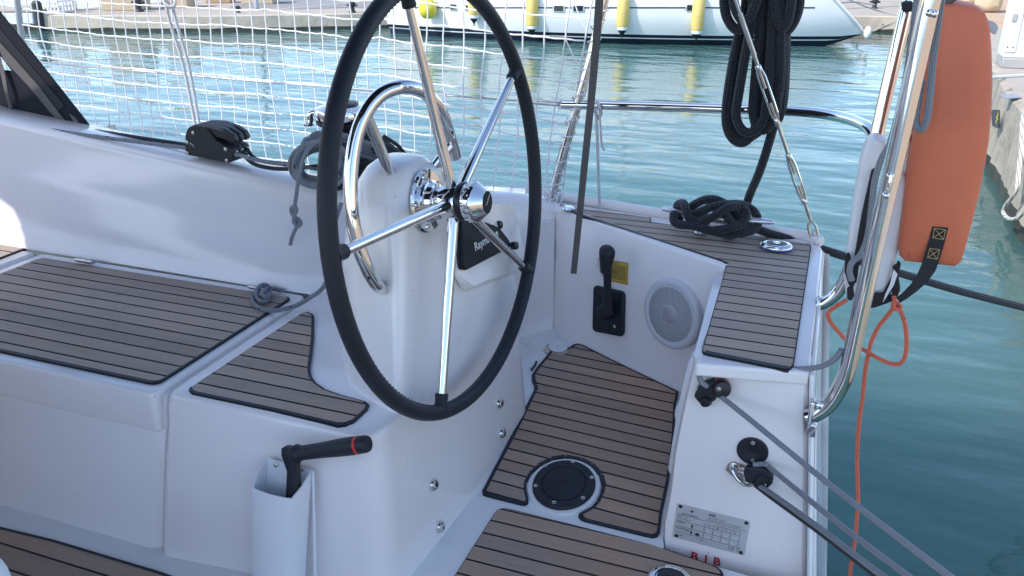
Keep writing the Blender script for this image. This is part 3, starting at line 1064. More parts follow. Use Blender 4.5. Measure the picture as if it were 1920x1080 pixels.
b.build('badge_lettering', 'whiteprint', hub)
b = MB()
b.lathe([(.066, -.072 + .0), (.0695, -.070), (.070, -.066), (.066, -.061), (.046, -.059), (.046, -.054), (.041, -.052), (.039, -.040), (.031, -.038), (.031, -.024)], CE, AX, 40, 0)
for k in range(5):
    a = 2 * PI * (k + .4) / 5
    p = CE + (E1 * math.cos(a) + E2 * math.sin(a)) * .057
    b.lathe([(.0075, -.0605), (.0068, -.0575), (.004, -.0572), (.0035, -.0590)], p, AX, 14, 0)
b.build('shaft_flange', 'chrome', wheel)

# ================================================================== GRAB RAIL
rail = thing('grab_rail', 'polished hoop grab rail bent round the pedestal behind the wheel', 'grab rail', PY(720, 545, 1.5))
b = MB()
pp = [(716, 541, 1.485), (706, 533, 1.462), (688, 501, 1.44), (672, 458, 1.43), (661, 410, 1.43), (657, 350, 1.44), (660, 300, 1.455), (670, 250, 1.475), (690, 205, 1.50), (718, 175, 1.53), (755, 163, 1.57), (790, 170, 1.62), (815, 192, 1.66), (832, 222, 1.70), (843, 255, 1.735), (850, 280, 1.755), (853, 294, 1.765)]
b.tube([PY(*p) for p in pp], .0148, 18, sm=5)
hoop = b.build('hoop', 'chrome', rail)
b = MB()
b.tube([PY(686, 214, 1.505), PY(734, 331, 1.575)], .0118, 16)
b.build('strut', 'chrome', rail)
b = MB()
b.tube([PY(846, 272, 1.735), PY(803, 326, 1.70)], .0108, 16)
b.build('strut', 'chrome', rail)

# ================================================================== PLOTTER
plot = thing('chart_plotter', 'dark covered chart plotter on the pedestal pod behind the wheel', 'plotter', cc)
e_b = (PLC[1] - PLC[0]).normalized()
e_u = (PLC[3] - PLC[0]); e_u = (e_u - e_b * e_u.dot(e_b)).normalized()
pn2 = e_b.cross(e_u)
if pn2.dot(pn) < 0:
    pn2 = -pn2
b = MB()
b.prism(rpoly([p - pn * .022 for p in PLC], .02), pn * .022, 0)
b.build('housing', 'blackmatt', plot, bevel=.004)
b = MB()
b.prism(rpoly([cc + (p - cc) * 1.01 + pn * .0005 for p in PLC], .022), pn * .010, 0)
cov = b.build('sun_cover', 'screen', plot, bevel=.006, seg=3)
for px_ in (PLC[1], PLC[2]):
    b = MB()
    q = cc + (px_ - cc) * 0.97
    b.lathe([(.010, .0), (.011, .006), (.010, .015), (.006, .017)], q + pn * .008, pn, 16, 0)
    b.build('knob', 'black', plot)
b = MB()
tb = PN(891, 471, PLC[0] + pn * .0112, pn)
te = PN(950, 432, PLC[0] + pn * .0112, pn)
tu = pn.cross((te - tb).normalized())
if tu.z < 0:
    tu = -tu
b.text('Raymarine', .0285, tb, te - tb, tu, 0)
b.build('lettering', 'whiteprint', cov)

# ================================================================== THROTTLE, LABEL, SPEAKER on the helm side wall
thr = thing('engine_throttle', 'black engine throttle lever with a red button on the helm side wall', 'throttle', PWall(1145, 590))
b = MB()
b.prism(rpoly([PWall(x, y, .0) for x, y in ((1117, 533), (1175, 546), (1173, 631), (1115, 620))], .018), WN * .014, 0)
base = b.build('base_plate', 'blackmatt', thr, bevel=.006, seg=3)
b = MB()
q = PWall(1152, 612, .0145)
for k in range(8):                          # compass-rose mark in its corner
    a = 2 * PI * k / 8
    d = WRT * math.cos(a) + WUP * math.sin(a); e = WRT * -math.sin(a) + WUP * math.cos(a)
    L = .009 if k % 2 == 0 else .0065
    b.add([q + e * .0014, q + d * L, q - e * .0014], [[0, 1, 2]], 0, False)
b.build('rose_mark', 'whiteprint', base)
b = MB()
b.lathe([(.027, 0), (.026, .018), (.022, .030), (.016, .034)], PWall(1141, 583, .012), WN, 28, 0)
b.build('pivot_boss', 'blackmatt', thr)
b = MB()
path = [PWall(1140, 586, .034), PWall(1139, 565, .040), PWall(1139, 545, .046), PWall(1139, 525, .052), PWall(1138, 505, .060), PWall(1138, 488, .066)]
rings = []
for p, (hw, ht) in zip(path, ((.022, .012), (.018, .011), (.0135, .010), (.0135, .010), (.016, .011), (.020, .014))):
    ring = []
    for k in range(16):
        a = 2 * PI * k / 16
        ring.append(p + WRT * hw * math.cos(a) + WN * ht * math.sin(a))
    rings.append(ring)
b.loft(rings, 0)
b.build('lever_arm', 'blackmatt', thr, ang=60)
b = MB()
kp = PWall(1138, 476, .068)
rings = []
for hh, wv, tv in ((-.060, .0155, .012), (-.045, .018, .014), (-.018, .024, .018), (.0, .0275, .020), (.012, .027, .019), (.021, .021, .015), (.026, .011, .008)):
    rings.append([kp + WUP * hh + WRT * wv * math.cos(2 * PI * k / 20) + WN * tv * math.sin(2 * PI * k / 20) for k in range(20)])
b.loft(rings, 0)
b.build('grip', 'blackmatt', thr, ang=70)
b = MB()
b.lathe([(.0062, 0), (.006, .010), (.0045, .012)], PWall(1128, 579, .026), (WN * .8 - WRT * .6), 16, 0)
b.build('red_button', 'red', thr)

lab = MB()
L4 = [PWall(x, y, .003) for x, y in ((1123, 484), (1178, 493), (1176.5, 534.5), (1122.5, 522))]
ctr = sum(L4, V((0, 0, 0))) / 4
lab.prism([p - WN * .006 for p in L4], WN * .0066, 0)
lx = (L4[1] - L4[0]).normalized(); ly = WN.cross(lx)
if ly.z < 0:
    ly = -ly
Lw = (L4[1] - L4[0]).length; Lh = (L4[3] - L4[0]).length
o0 = L4[3] + WN * .0014
def bar(bb, o, xd, yd, x0, y0, x1, y1, m=0):
    bb.add([o + xd * x0 + yd * y0, o + xd * x1 + yd * y0, o + xd * x1 + yd * y1, o + xd * x0 + yd * y1], [[0, 1, 2, 3]], m, False)
yl = tag(lab.build('warning_label', 'label'), 'small yellow warning label with black print behind the throttle lever', 'label')
b = MB()
t_ = .0012
for x0, y0, x1, y1 in ((0, 0, Lw, t_), (0, Lh - t_, Lw, Lh), (0, 0, t_, Lh), (Lw - t_, 0, Lw, Lh)):
    bar(b, o0, lx, ly, x0, y0, x1, y1)
b.text('ATTENTION', .0085, o0 + lx * Lw * .5 + ly * (Lh - .0105), lx, ly, 0, 'CENTER')
b.text('CAUTION', .0085, o0 + lx * Lw * .5 + ly * (Lh * .42), lx, ly, 0, 'CENTER')
for k in range(5):
    yy = Lh - .0155 - k * .0052
    x = .006
    while x < Lw - .008:
        w_ = rng.uniform(.003, .009)
        bar(b, o0, lx, ly, x, yy, min(x + w_, Lw - .006), yy + .0024)
        x += w_ + .0016
for k in range(4):
    yy = Lh * .36 - k * .0050
    x = .006
    while x < Lw - .008:
        w_ = rng.uniform(.003, .009)
        bar(b, o0, lx, ly, x, yy, min(x + w_, Lw - .006), yy + .0023)
        x += w_ + .0016
b.build('print', 'ink', yl)

spk = thing('loudspeaker', 'round pale grey loudspeaker with a perforated grille on the helm side wall', 'speaker', PWall(1262, 588))
sc_ = PWall(1262, 588)
b = MB()
b.lathe([(.103, -.012), (.1045, .004), (.102, .010), (.096, .014), (.088, .0145), (.083, .012)], sc_, WN, 56, 0)
b.build('trim_ring', 'grille', spk)
b = MB()
b.lathe([(.0835, .010), (.080, .0135), (.050, .017), (.027, .018)], sc_, WN, 56, 0)
gr = b.build('grille', 'grille', spk)
b = MB()
vs = []; fs = []
uu = WRT; ww = WN.cross(WRT)
for ring in range(13):
    r = .032 + ring * .0039
    n = int(2 * PI * r / .0046)
    hgt = .0181 - .0045 * (max(0, r - .027) / .055) ** 1.6
    for k in range(n):
        a = 2 * PI * (k + .5 * (ring % 2)) / n
        c = sc_ + (uu * math.cos(a) + ww * math.sin(a)) * r + WN * (hgt + .0004)
        i0 = len(vs)
        for j in range(6):
            vs.append(c + (uu * math.cos(PI * j / 3) + ww * math.sin(PI * j / 3)) * .00145)
        fs.append([i0 + j for j in range(6)])
b.add(vs, fs, 0, False)
b.build('perforations', 'ink', gr)
b = MB()
b.lathe([(.028, .0175), (.027, .020), (.025, .0205), (.010, .0215), (.0, .0217)], sc_, WN, 36, 0)
b.build('centre_cap', 'alu', spk)

# ================================================================== AFTER DECK FITTINGS
cap_c = PZ(1455, 465, zD + .002)
fil = thing('deck_filler_cap', 'oval chromed deck filler cap with black centre on the after deck', 'deck cap', cap_c)
b = MB()
b.lathe([(.046, 0), (.0475, .002), (.046, .004)], cap_c, (0, 0, 1), 40, 0, sx=.84, ref=(0, 1, 0))
b.build('gasket', 'blue', fil)
b = MB()
b.lathe([(.045, .003), (.0455, .007), (.043, .012), (.037, .015), (.029, .0155), (.027, .013)], cap_c, (0, 0, 1), 40, 0, sx=.84, ref=(0, 1, 0))
b.build('bezel', 'chrome', fil)
b = MB()
b.lathe([(.0275, .012), (.0268, .0165), (.014, .017), (.013, .0150)], cap_c, (0, 0, 1), 32, 0, sx=.84, ref=(0, 1, 0))
b.build('cap', 'black', fil)
b = MB()
b.lathe([(.0125, .0155), (.0120, .0178), (.0085, .0178), (.008, .0160)], cap_c, (0, 0, 1), 8, 0, sx=.84, ref=(0, 1, 0))
b.build('key_socket', 'chrome', fil)

cl = thing('mooring_cleat', 'silver horn cleat wrapped in black rope at the deck edge', 'cleat', PZ(1346, 415, zD))
CA = PZ(1241, 391, -.757); CB = PZ(1452, 417, -.752)
cm = (CA + CB) / 2; cd = (CB - CA).normalized(); cn = cd.cross(V((0, 0, 1))).normalized()
b = MB()
rings = []
Lc = (CB - CA).length
for t, hw, hh, dz in ((0, .004, .004, .0), (.02, .010, .007, .0), (.12, .0135, .009, -.001), (.3, .015, .012, -.004), (.42, .016, .015, -.008), (.58, .016, .015, -.008), (.7, .015, .012, -.004), (.88, .0135, .009, -.001), (.98, .010, .007, 0), (1, .004, .004, 0)):
    c = CA + cd * Lc * t + V((0, 0, dz))
    rings.append([c + cn * hw * math.cos(2 * PI * k / 14) + V((0, 0, 1)) * hh * math.sin(2 * PI * k / 14) for k in range(14)])
b.loft(rings, 0)
b.build('horns', 'alu', cl, ang=60)
for s in (-1, 1):
    b = MB()
    b.lathe([(.020, -.058), (.016, -.050), (.013, -.03), (.014, -.008)], cm + cd * s * .042, (0, 0, 1), 18, 0)
    b.build('foot', 'alu', cl)

# black rope made fast on the cleat, its tail hung in a coil from the backstay
def CP(x, y, h=0.0, z0=-.76):
    p = PZ(x, y, z0)
    return p + (EYE - p).normalized() * h
RR = .0128
mr = MB()
YB = cm.y
def MP(x, y, d=0.0):
    return PY(x, y, YB - d)
mr.tube([MP(1275, 412, .0), MP(1264, 402, .02), MP(1264, 415, .045), MP(1275, 421, .055), MP(1300, 423, .06), MP(1330, 432, .065), MP(1360, 438, .06), MP(1390, 437, .05), MP(1412, 431, .03), MP(1421, 419, .01), MP(1418, 404, -.02)], RR, 12, sm=7)
mr.tube([MP(1268, 394, -.03), MP(1272, 383, -.01), MP(1282, 382, .02), MP(1286, 393, .045), MP(1292, 408, .055), MP(1305, 414, .05), MP(1330, 413, .04)], RR, 12, sm=7)
mr.tube([MP(1294, 389, -.02), MP(1305, 382, .0), MP(1320, 375, .015), MP(1338, 374, .02), MP(1355, 380, .02), MP(1370, 392, .015), MP(1385, 410, .01)], RR, 12, sm=7)
mr.tube([MP(1296, 404, .03), MP(1315, 396, .04), MP(1335, 388, .045), MP(1360, 384, .03), MP(1385, 383, .0), MP(1402, 388, -.02), MP(1415, 398, -.015), MP(1420, 408, .0)], RR, 12, sm=7)
mr.tube([MP(1305, 418, .05), MP(1330, 410, .06), MP(1350, 398, .062), MP(1368, 388, .05), MP(1385, 387, .03)], RR, 12, sm=7)
mr.tube([MP(1352, 392, .04), MP(1362, 405, .055), MP(1374, 420, .06), MP(1388, 430, .045), MP(1408, 426, .02)], RR, 12, sm=7)
mr.tube([MP(1340, 432, .05), MP(1365, 428, .07), MP(1390, 420, .05), MP(1400, 400, .03), MP(1392, 392, .02)], RR, 12, sm=7)
mr.build('cleat_turns', 'blackrope')
cr = bpy.data.objects['cleat_turns']
mr2 = MB()
YC = 2.50
def KP(x, y, d=0.0):
    return PY(x, y, YC - d)
loops = [
    ([(1402, -50), (1397, 20), (1383, 75), (1372, 130), (1363, 190), (1362, 232), (1372, 258), (1390, 268), (1406, 258), (1416, 238), (1422, 190), (1426, 120), (1432, 40), (1438, -50)], .00),
    ([(1416, -50), (1408, 40), (1396, 110), (1386, 170), (1380, 212), (1386, 236), (1399, 248), (1414, 246), (1428, 232), (1437, 200), (1442, 140), (1447, 60), (1450, -50)], .028),
    ([(1408, -50), (1404, 30), (1390, 100), (1378, 160), (1370, 205), (1373, 236), (1385, 254), (1400, 258), (1418, 250), (1431, 232), (1438, 190), (1441, 100), (1444, -50)], -.012),
    ([(1430, -50), (1424, 60), (1416, 150), (1412, 205), (1417, 232), (1428, 244), (1442, 238), (1454, 215), (1459, 160), (1461, 80), (1463, -50)], .018),
    ([(1440, -50), (1436, 60), (1430, 150), (1430, 205), (1438, 228), (1450, 232), (1461, 218), (1467, 180), (1470, 110), (1471, 30), (1472, -50)], .0),
    ([(1450, -50), (1447, 60), (1446, 150), (1449, 200), (1457, 216), (1466, 202), (1471, 160), (1473, 90), (1474, 20), (1476, -50)], -.02),
    ([(1440, -55), (1400, -50), (1368, -34), (1358, -6), (1362, 30), (1378, 54), (1396, 52), (1412, 20), (1425, -20), (1440, -55)], .03),
    ([(1432, -60), (1392, -45), (1375, -15), (1380, 20), (1396, 40), (1412, 20), (1428, -30)], .05),
    ([(1440, -60), (1470, -52), (1494, -30), (1499, 4), (1490, 38), (1474, 58), (1462, 40), (1455, 0), (1448, -40)], .01),
    ([(1445, -60), (1475, -45), (1484, -10), (1480, 30), (1468, 52), (1456, 30), (1450, -20)], .04),
]
for L_, d in loops:
    mr2.tube([KP(x, y, d) for x, y in L_], RR * 1.04, 12, sm=6)
mr2.tube([KP(1466, -50, .03), KP(1465, 60, .03), KP(1463, 150, .02), KP(1455, 215, .0), KP(1441, 270, -.02), KP(1424, 322, -.05), KP(1407, 362, -.1), KP(1396, 392, -.1), KP(1382, 412, -.08), KP(1370, 424, -.07)], RR, 12, sm=6)
tag(mr2.build('rope_coil', 'blackrope'), 'thick black mooring rope hung up in a long coil beside the backstay', 'rope')
tag(cr, 'thick black rope made fast in turns round the silver cleat', 'rope')
mr3 = MB()
a_ = MP(1416, 428, -.02)
mr3.tube([a_, PY(1440, 437, 2.49), PY(1480, 449, 2.52), PY(1540, 467, 2.56), PY(1585, 481, 2.6), PY(1680, 510, 2.75), PY(1800, 546, 2.95), PY(1925, 578, 3.2), PY(1990, 595, 3.4), PY(2060, 613, 3.65), PY(2130, 631, 3.95), W(1.72, 4.35, -1.232), W(1.95, 4.5, -1.235)], .0128, 12, sm=8)
tag(mr3.build('mooring_line', 'blackrope'), 'taut black mooring line led from the cleat towards the quay on the right', 'rope')

# ================================================================== BACKSTAY
bs = thing('backstay', 'steel backstay with two bottlescrews above the stern corner', 'rigging', W(.0, 2.53, zD))
BF = PY(1521, 416, 2.50); BT = PY(1379, 0, 2.36)
def BP(t):
    return BF.lerp(BT, t)
bdir = (BT - BF).normalized()
Lb = (BT - BF).length
tt = lambda x, y: ((y - 416) / (0 - 416))
def seg(name, y0, y1, r, m, n=12, prof=None):
    bb = MB()
    p0, p1 = BP(tt(0, y0)), BP(tt(0, y1))
    bb.lathe(prof or [(r, 0), (r, (p1 - p0).length)], p0, bdir, n, 0)
    return bb.build(name, m, bs)
seg('wire', 35, -260, .0042, 'steel')
seg('swage', 95, 22, .0066, 'steel', 14)
seg('threaded_rod', 120, 92, .0050, 'steel')
seg('threaded_rod', 285, 214, .0050, 'steel')
seg('threaded_rod', 412, 372, .0046, 'steel')
side = bdir.cross(AX).normalized()
side = (EYE - BP(.5)).cross(bdir).normalized()
for y0, y1 in ((222, 112), (378, 278)):
    bb = MB()
    p0, p1 = BP(tt(0, y0)), BP(tt(0, y1))
    L = (p1 - p0).length
    tow = side.cross(bdir).normalized()
    for s in (-1, 1):
        rings = []
        for t, o, w_ in ((0, .003, .0055), (.08, .0055, .0045), (.2, .0088, .0038), (.5, .0092, .0038), (.8, .0088, .0038), (.92, .0055, .0045), (1, .003, .0055)):
            c = p0 + bdir * L * t + side * s * o
            rings.append([c + side * .0034 * math.cos(2 * PI * k / 10) + tow * (w_ * 1.5) * math.sin(2 * PI * k / 10) for k in range(10)])
        bb.loft(rings, 0)
    for t in (.0, .90):
        bb.lathe([(.0078, 0), (.0088, L * .03), (.0088, L * .08), (.0072, L * .10)], p0 + bdir * L * t, bdir, 14, 0)
    bb.lathe([(.0045, L * .05), (.0045, L * .38)], p0, bdir, 10, 0)
    bb.lathe([(.0045, L * .62), (.0045, L * .95)], p0, bdir, 10, 0)
    bb.build('bottlescrew', 'chrome', bs)
# shackle and chainplate
bb = MB()
q0 = PY(1520, 416, 2.50); q1 = PY(1529, 448, 2.50)
dd = (q1 - q0).normalized(); sd = dd.cross(V((0, 1, 0))).normalized()
bb.tube([q1 + sd * .0095, q0.lerp(q1, .55) + sd * .0105, q0.lerp(q1, .18) + sd * .009, q0 - dd * .004, q0.lerp(q1, .18) - sd * .009, q0.lerp(q1, .55) - sd * .0105, q1 - sd * .0095], .0040, 10, sm=6)
bb.tube([q1 + sd * .016, q1 - sd * .016], .0045, 12)
bb.ball(q1 + sd * .016, .0065, 10)
bb.build('shackle', 'steel', bs)
bb = MB()
cpl = [PY(1523, 436, 2.50), PY(1532, 445, 2.50), PY(1540, 520, 2.42), PY(1539, 570, 2.30), PY(1532, 570, 2.30), PY(1532, 520, 2.42)]
cpx = [(1522, 434, 2.50), (1526, 450, 2.49), (1530, 475, 2.455), (1532, 520, 2.38), (1532, 572, 2.28)]
bb.loft([[PY(x, y, d), PY(x + 9, y, d), PY(x + 9, y, d + .006), PY(x, y, d + .006)] for x, y, d in cpx], 0, True, True, False)
bb.build('chainplate', 'steel', bs, bevel=.0015)

# ================================================================== PUSHPIT
pp_ = thing('pushpit_rail', 'polished tubular pushpit rail round the stern corner', 'rail', W(.03, 1.66, -.93))
b = MB()
pts = [(1054, 196, 2.60), (1120, 197, 2.60), (1240, 200, 2.60), (1360, 204, 2.59), (1460, 207, 2.57), (1520, 211, 2.53), (1565, 217, 2.46), (1600, 226, 2.36), (1628, 240, 2.25), (1643, 262, 2.17)]
b.tube([PY(*p) for p in pts], .0145, 16, sm=6)
b.build('top_rail', 'chrome', pp_)
b = MB()
pts = [(1530, 571, 2.06), (1548, 566, 2.06), (1572, 546, 2.06), (1592, 508, 2.06), (1605, 460, 2.06), (1622, 380, 2.08), (1645, 250, 2.12), (1675, 120, 2.14), (1708, -20, 2.16), (1740, -170, 2.18)]
b.tube([PY(*p) for p in pts], .0155, 16, sm=6)
b.lathe([(.026, 0), (.026, .003), (.018, .006)], PY(1531, 571, 2.06), (1, 0, 0), 20, 0)
b.build('after_leg', 'chrome', pp_)
b = MB()
pts = [(1512, 781, 1.655), (1530, 776, 1.655), (1555, 757, 1.655), (1577, 722, 1.655), (1592, 680, 1.655), (1612, 590, 1.655), (1650, 420, 1.65), (1700, 200, 1.645), (1746, -5, 1.64), (1785, -170, 1.64)]
b.tube([PY(*p) for p in pts], .0166, 18, sm=7)
b.build('forward_leg', 'chrome', pp_)
b = MB()
c = PY(1516, 775, 1.66)
b.box(c + V((.004, 0, .012)), (.010, .05, .055))
b.box(c + V((.010, -.004, -.03)), (.018, .03, .03))
b.lathe([(.011, .0), (.012, .01), (.007, .014)], c + V((.010, -.012, .03)), (1, 0, 0), 6)
b.build('leg_bracket', 'chrome', pp_, bevel=.003)
b = MB()     # gate leg on the forward side with the net laced to it
b.tube([PY(1030, 386, 2.585), PY(1054, 300, 2.59), PY(1084, 195, 2.60), PY(1112, 90, 2.605), PY(1136, -10, 2.61), PY(1170, -150, 2.62)], .0135, 16, sm=4)
b.lathe([(.03, .0), (.03, .004), (.017, .010), (.016, .025)], PY(1030, 388, 2.585), (0, 0, 1), 20)
b.build('gate_leg', 'chrome', pp_)
b = MB()
b.lathe([(.022, 0), (.023, .003), (.019, .007), (.008, .008)], PZ(1065, 392, zD + .006), (0, 0, 1), 20)
b.tube([PZ(1058, 390, zD + .01), PZ(1058, 385, zD + .06), PZ(1052, 384, zD + .09)], .0028, 8, sm=3)
b.build('deck_eye', 'chrome', pp_)
b = MB()
b.tube([PY(1052, 196, 2.60) + V((0, -.012, -.01)), PY(1046, 196, 2.60), PY(1052, 196, 2.6) + V((0, -.012, .012)), PY(1058, 196, 2.60)], .0022, 8, closed=True, sm=4)
b.build('rail_eye', 'steel', pp_)
# small clip fittings on the big leg
b = MB()
for y in (330, 366):
    c = PY(1669 - (y - 330) * .22, y, 1.632)
    b.ball(c, (.007, .007, .007), 10)
b.tube([PY(1671, 328, 1.625), PY(1668, 345, 1.622), PY(1662, 364, 1.625)], .0032, 8, sm=3)
b.build('clip', 'chrome', pp_)
for x, y in ((1743, 24), (1752, 26)):
    b = MB()
    b.ball(PY(x, y, 1.622), .0065, 10)
    b.build('rivet', 'chrome', pp_)
cb = thing('tube_clamp', 'dark grey clamp block on the rail leg at the top edge', 'clamp', PY(1706, 12, 2.1))
b = MB()
b.prism(rpoly([PY(x, y, 2.10) for x, y in ((1690, 4), (1712, 2), (1714, 22), (1692, 23))], .006), V((0, .03, 0)), 0)
b.build('jaw', 'blackmatt', cb, bevel=.003)
b = MB()
b.lathe([(.008, 0), (.008, .035)], PY(1712, 12, 2.11), (1, 0.2, 0), 14)
b.build('arm', 'blackmatt', cb)

# ================================================================== WEBBING STRAP, WHITE LASHING
b = MB()
SP = [(1126, -60, 2.16), (1124, 0, 2.16), (1112, 150, 2.17), (1097, 300, 2.185), (1083, 440, 2.20), (1075.5, 513, 2.21)]
pts = spline([PY(*p) for p in SP], 6)
L1 = []; L2 = []
for i, p in enumerate(pts):
    t = i / (len(pts) - 1)
    hw = .0108 - .0022 * t
    wdir = V((.94, .34 + .1 * math.sin(t * 4), 0)).normalized()
    L1.append(p - wdir * hw); L2.append(p + wdir * hw)
nb = V((.2, -.98, 0)) * .0016
b.loft([[a, c, c + nb, a + nb] for a, c in zip(L1, L2)], 0, True, True, False)
tag(b.build('webbing_strap', 'webgrey'), 'flat grey-brown webbing strap hanging down beside the helm', 'strap')
b = MB()
b.tube([PY(1118, 190, 2.585), PY(1124, 200, 2.575), PY(1127, 212, 2.59), PY(1121, 222, 2.60), PY(1116, 208, 2.615)], .0055, 10, sm=5)
b.tube([PY(1118, 214, 2.59), PY(1120, 260, 2.59), PY(1122, 320, 2.59), PY(1124.5, 392, 2.59)], .0050, 10, sm=4)
b.tube([PY(1124, 206, 2.585), PY(1126, 240, 2.58), PY(1128, 268, 2.58), PY(1133, 283, 2.58)], .0036, 8, sm=4)
tag(b.build('white_lashing', 'whiterope'), 'short white cord tied on the stern rail and hanging to the deck', 'rope')
# ================================================================== WINCH AND COILED SHEET
wc = W(-1.395, 2.27, -.66)
win_ = thing('sheet_winch', 'black and chrome sheet winch on the coaming behind the wheel rim', 'winch', wc)
ZU = V((0, 0, 1))
b = MB()
b.lathe([(.085, -.05), (.085, .0), (.080, .012), (.066, .018)], wc, ZU, 36)
b.build('winch_base', 'blackmatt', win_)
b = MB()
b.lathe([(.066, .015), (.070, .022), (.062, .045), (.060, .10), (.064, .118), (.082, .130), (.084, .136), (.080, .141)], wc, ZU, 40)
b.build('drum', 'blackmatt', win_)
b = MB()
b.lathe([(.078, .142), (.086, .148), (.088, .162), (.084, .176), (.060, .184), (.050, .186)], wc, ZU, 44)
b.build('self_tailing_crown', 'chrome', win_)
b = MB()
b.lathe([(.050, .184), (.048, .193), (.030, .197), (.022, .197), (.020, .188)], wc, ZU, 36)
b.build('top_cap', 'black', win_)
b = MB()
arm = PY(606, 205, 2.2)
b.tube([wc + V((-.07, -.02, .165)), wc + V((-.095, -.03, .158)), wc + V((-.098, -.032, .135)), wc + V((-.105, -.035, .128))], .010, 12, sm=4)
b.lathe([(.010, 0), (.017, .004), (.017, .009), (.008, .013)], wc + V((-.103, -.035, .118)), ZU, 18)
b.build('feeder_arm', 'chrome', win_)

rs = thing('sheet_coil', 'grey flecked sheet coiled over the winch with a knotted tail', 'rope', wc)
rng = random.Random(11)
b = MB()
for k in range(9):
    cx = 600 + rng.uniform(-6, 8); cy = 306 + rng.uniform(-4, 8); rx = 54 - k * 2.2 + rng.uniform(-3, 3); ry = 43 - k * 1.6 + rng.uniform(-4, 4)
    yy = 2.02 + k * .014
    pts = []
    for j in range(14):
        a = 2 * PI * j / 14
        tilt = .35
        pts.append(PY(cx + rx * math.cos(a) - ry * tilt * math.sin(a) * .5, cy + ry * math.sin(a) + rx * .10 * math.cos(a), yy + .035 * math.sin(a + k) - .03 * math.sin(a)))
    b.tube(pts, .0062, 9, closed=True, sm=4)
b.build('coil_turns', 'greyrope', rs)
b = MB()
for k in range(7):
    y0 = 255 + k * 7
    pts = [(548 + k * 3, 300 - k * 4, 2.05), (575, 272 - k * 2, 2.12), (600, 256 + k * 2, 2.14), (640, 252 + k * 6, 2.16), (690, 268 + k * 7, 2.16), (735, 288 + k * 4, 2.2)]
    b.tube([PY(x, y, yy + rng.uniform(-.015, .015)) for x, y, yy in pts], .0062, 9, sm=5)
for k in range(4):
    pts = [(572 + 4 * k, 268 + 4 * k, 2.1), (590, 250 + 4 * k, 2.12), (612, 251 + 3 * k, 2.14), (640, 262 + 5 * k, 2.14)]
    b.tube([PY(x, y, yy) for x, y, yy in pts], .0058, 9, sm=5)
b.build('coil_bights', 'greyrope', rs)
b = MB()
for k in range(8):
    pts = [(660 + 4 * k, 246 + 8 * k, 2.2), (700 + 3 * k, 252 + 7 * k, 2.18), (735 + 2 * k, 275 + 5 * k, 2.17), (760 + k, 297 + 2 * k, 2.16), (742, 306 + k * 2, 2.16), (700, 300 + 4 * k, 2.14), (655, 306 + 6 * k, 2.12), (630, 320 + 5 * k, 2.10)]
    b.tube([PY(x, y, yy + rng.uniform(-.02, .02)) for x, y, yy in pts], .0060, 9, sm=5)
pts = [(720, 256, 2.2), (745, 272, 2.25), (765, 293, 2.28), (800, 304, 2.3), (835, 312, 2.35)]
b.tube([PY(*p) for p in pts], .0060, 9, sm=5)
b.build('dark_turns', 'darkrope', rs)
b = MB()
for k in range(3):                           # riding turns on the drum
    pts = [wc + V((.072 * math.cos(a), .072 * math.sin(a), .035 + k * .013 + .002 * math.sin(a * 2))) for a in [2 * PI * j / 20 for j in range(20)]]
    b.tube(pts, .0062, 9, closed=True)
b.build('drum_turns', 'darkrope', rs)
b = MB()
pts = [(600, 262, 2.0), (582, 275, 1.97), (568, 300, 1.955), (560, 335, 1.955), (555, 370, 1.955), (552, 390, 1.955), (549, 400, 1.95), (553, 407, 1.945), (561, 412, 1.955), (564, 420, 1.96), (558, 424, 1.955), (551, 416, 1.945), (552, 404, 1.94), (556, 394, 1.945), (552, 387, 1.95), (546, 391, 1.958), (548, 402, 1.965), (556, 412, 1.965), (559, 420, 1.955), (553, 432, 1.95), (547, 446, 1.95), (544.5, 459, 1.952)]
b.tube([PY(*p) for p in pts], .0056, 10, sm=6)
b.build('knotted_tail', 'plaingrey', rs)

sr = thing('seat_rope', 'grey flecked rope end knotted and lying on the teak seat', 'rope', PZ(490, 570, zS))
b = MB()
pts = [(640, 380, 1.96, 0), (628, 420, 1.93, 0), (622, 470, 1.88, 0), (618, 510, 1.82, 0), (605, 540, 1.79, 0)]
P_ = [PY(x, y, yy) for x, y, yy, _ in pts]
P_ += [PZ(x, y, zS + h) for x, y, h in ((580, 559, .03), (555, 573, .012), (525, 581, .007), (503, 582, .007), (484, 576, .007), (474, 564, .007), (477, 551, .010), (487, 545, .016), (498, 548, .022), (503, 557, .018), (497, 565, .012), (486, 562, .014), (481, 552, .022), (484, 540, .026), (494, 534, .024), (504, 538, .016), (507, 548, .012), (500, 556, .024), (491, 551, .028), (497, 542, .024), (510, 541, .012), (520, 543, .008), (531, 545, .008))]
b.tube(P_, .0062, 10, sm=6)
b.build('rope_end', 'greyrope', sr)

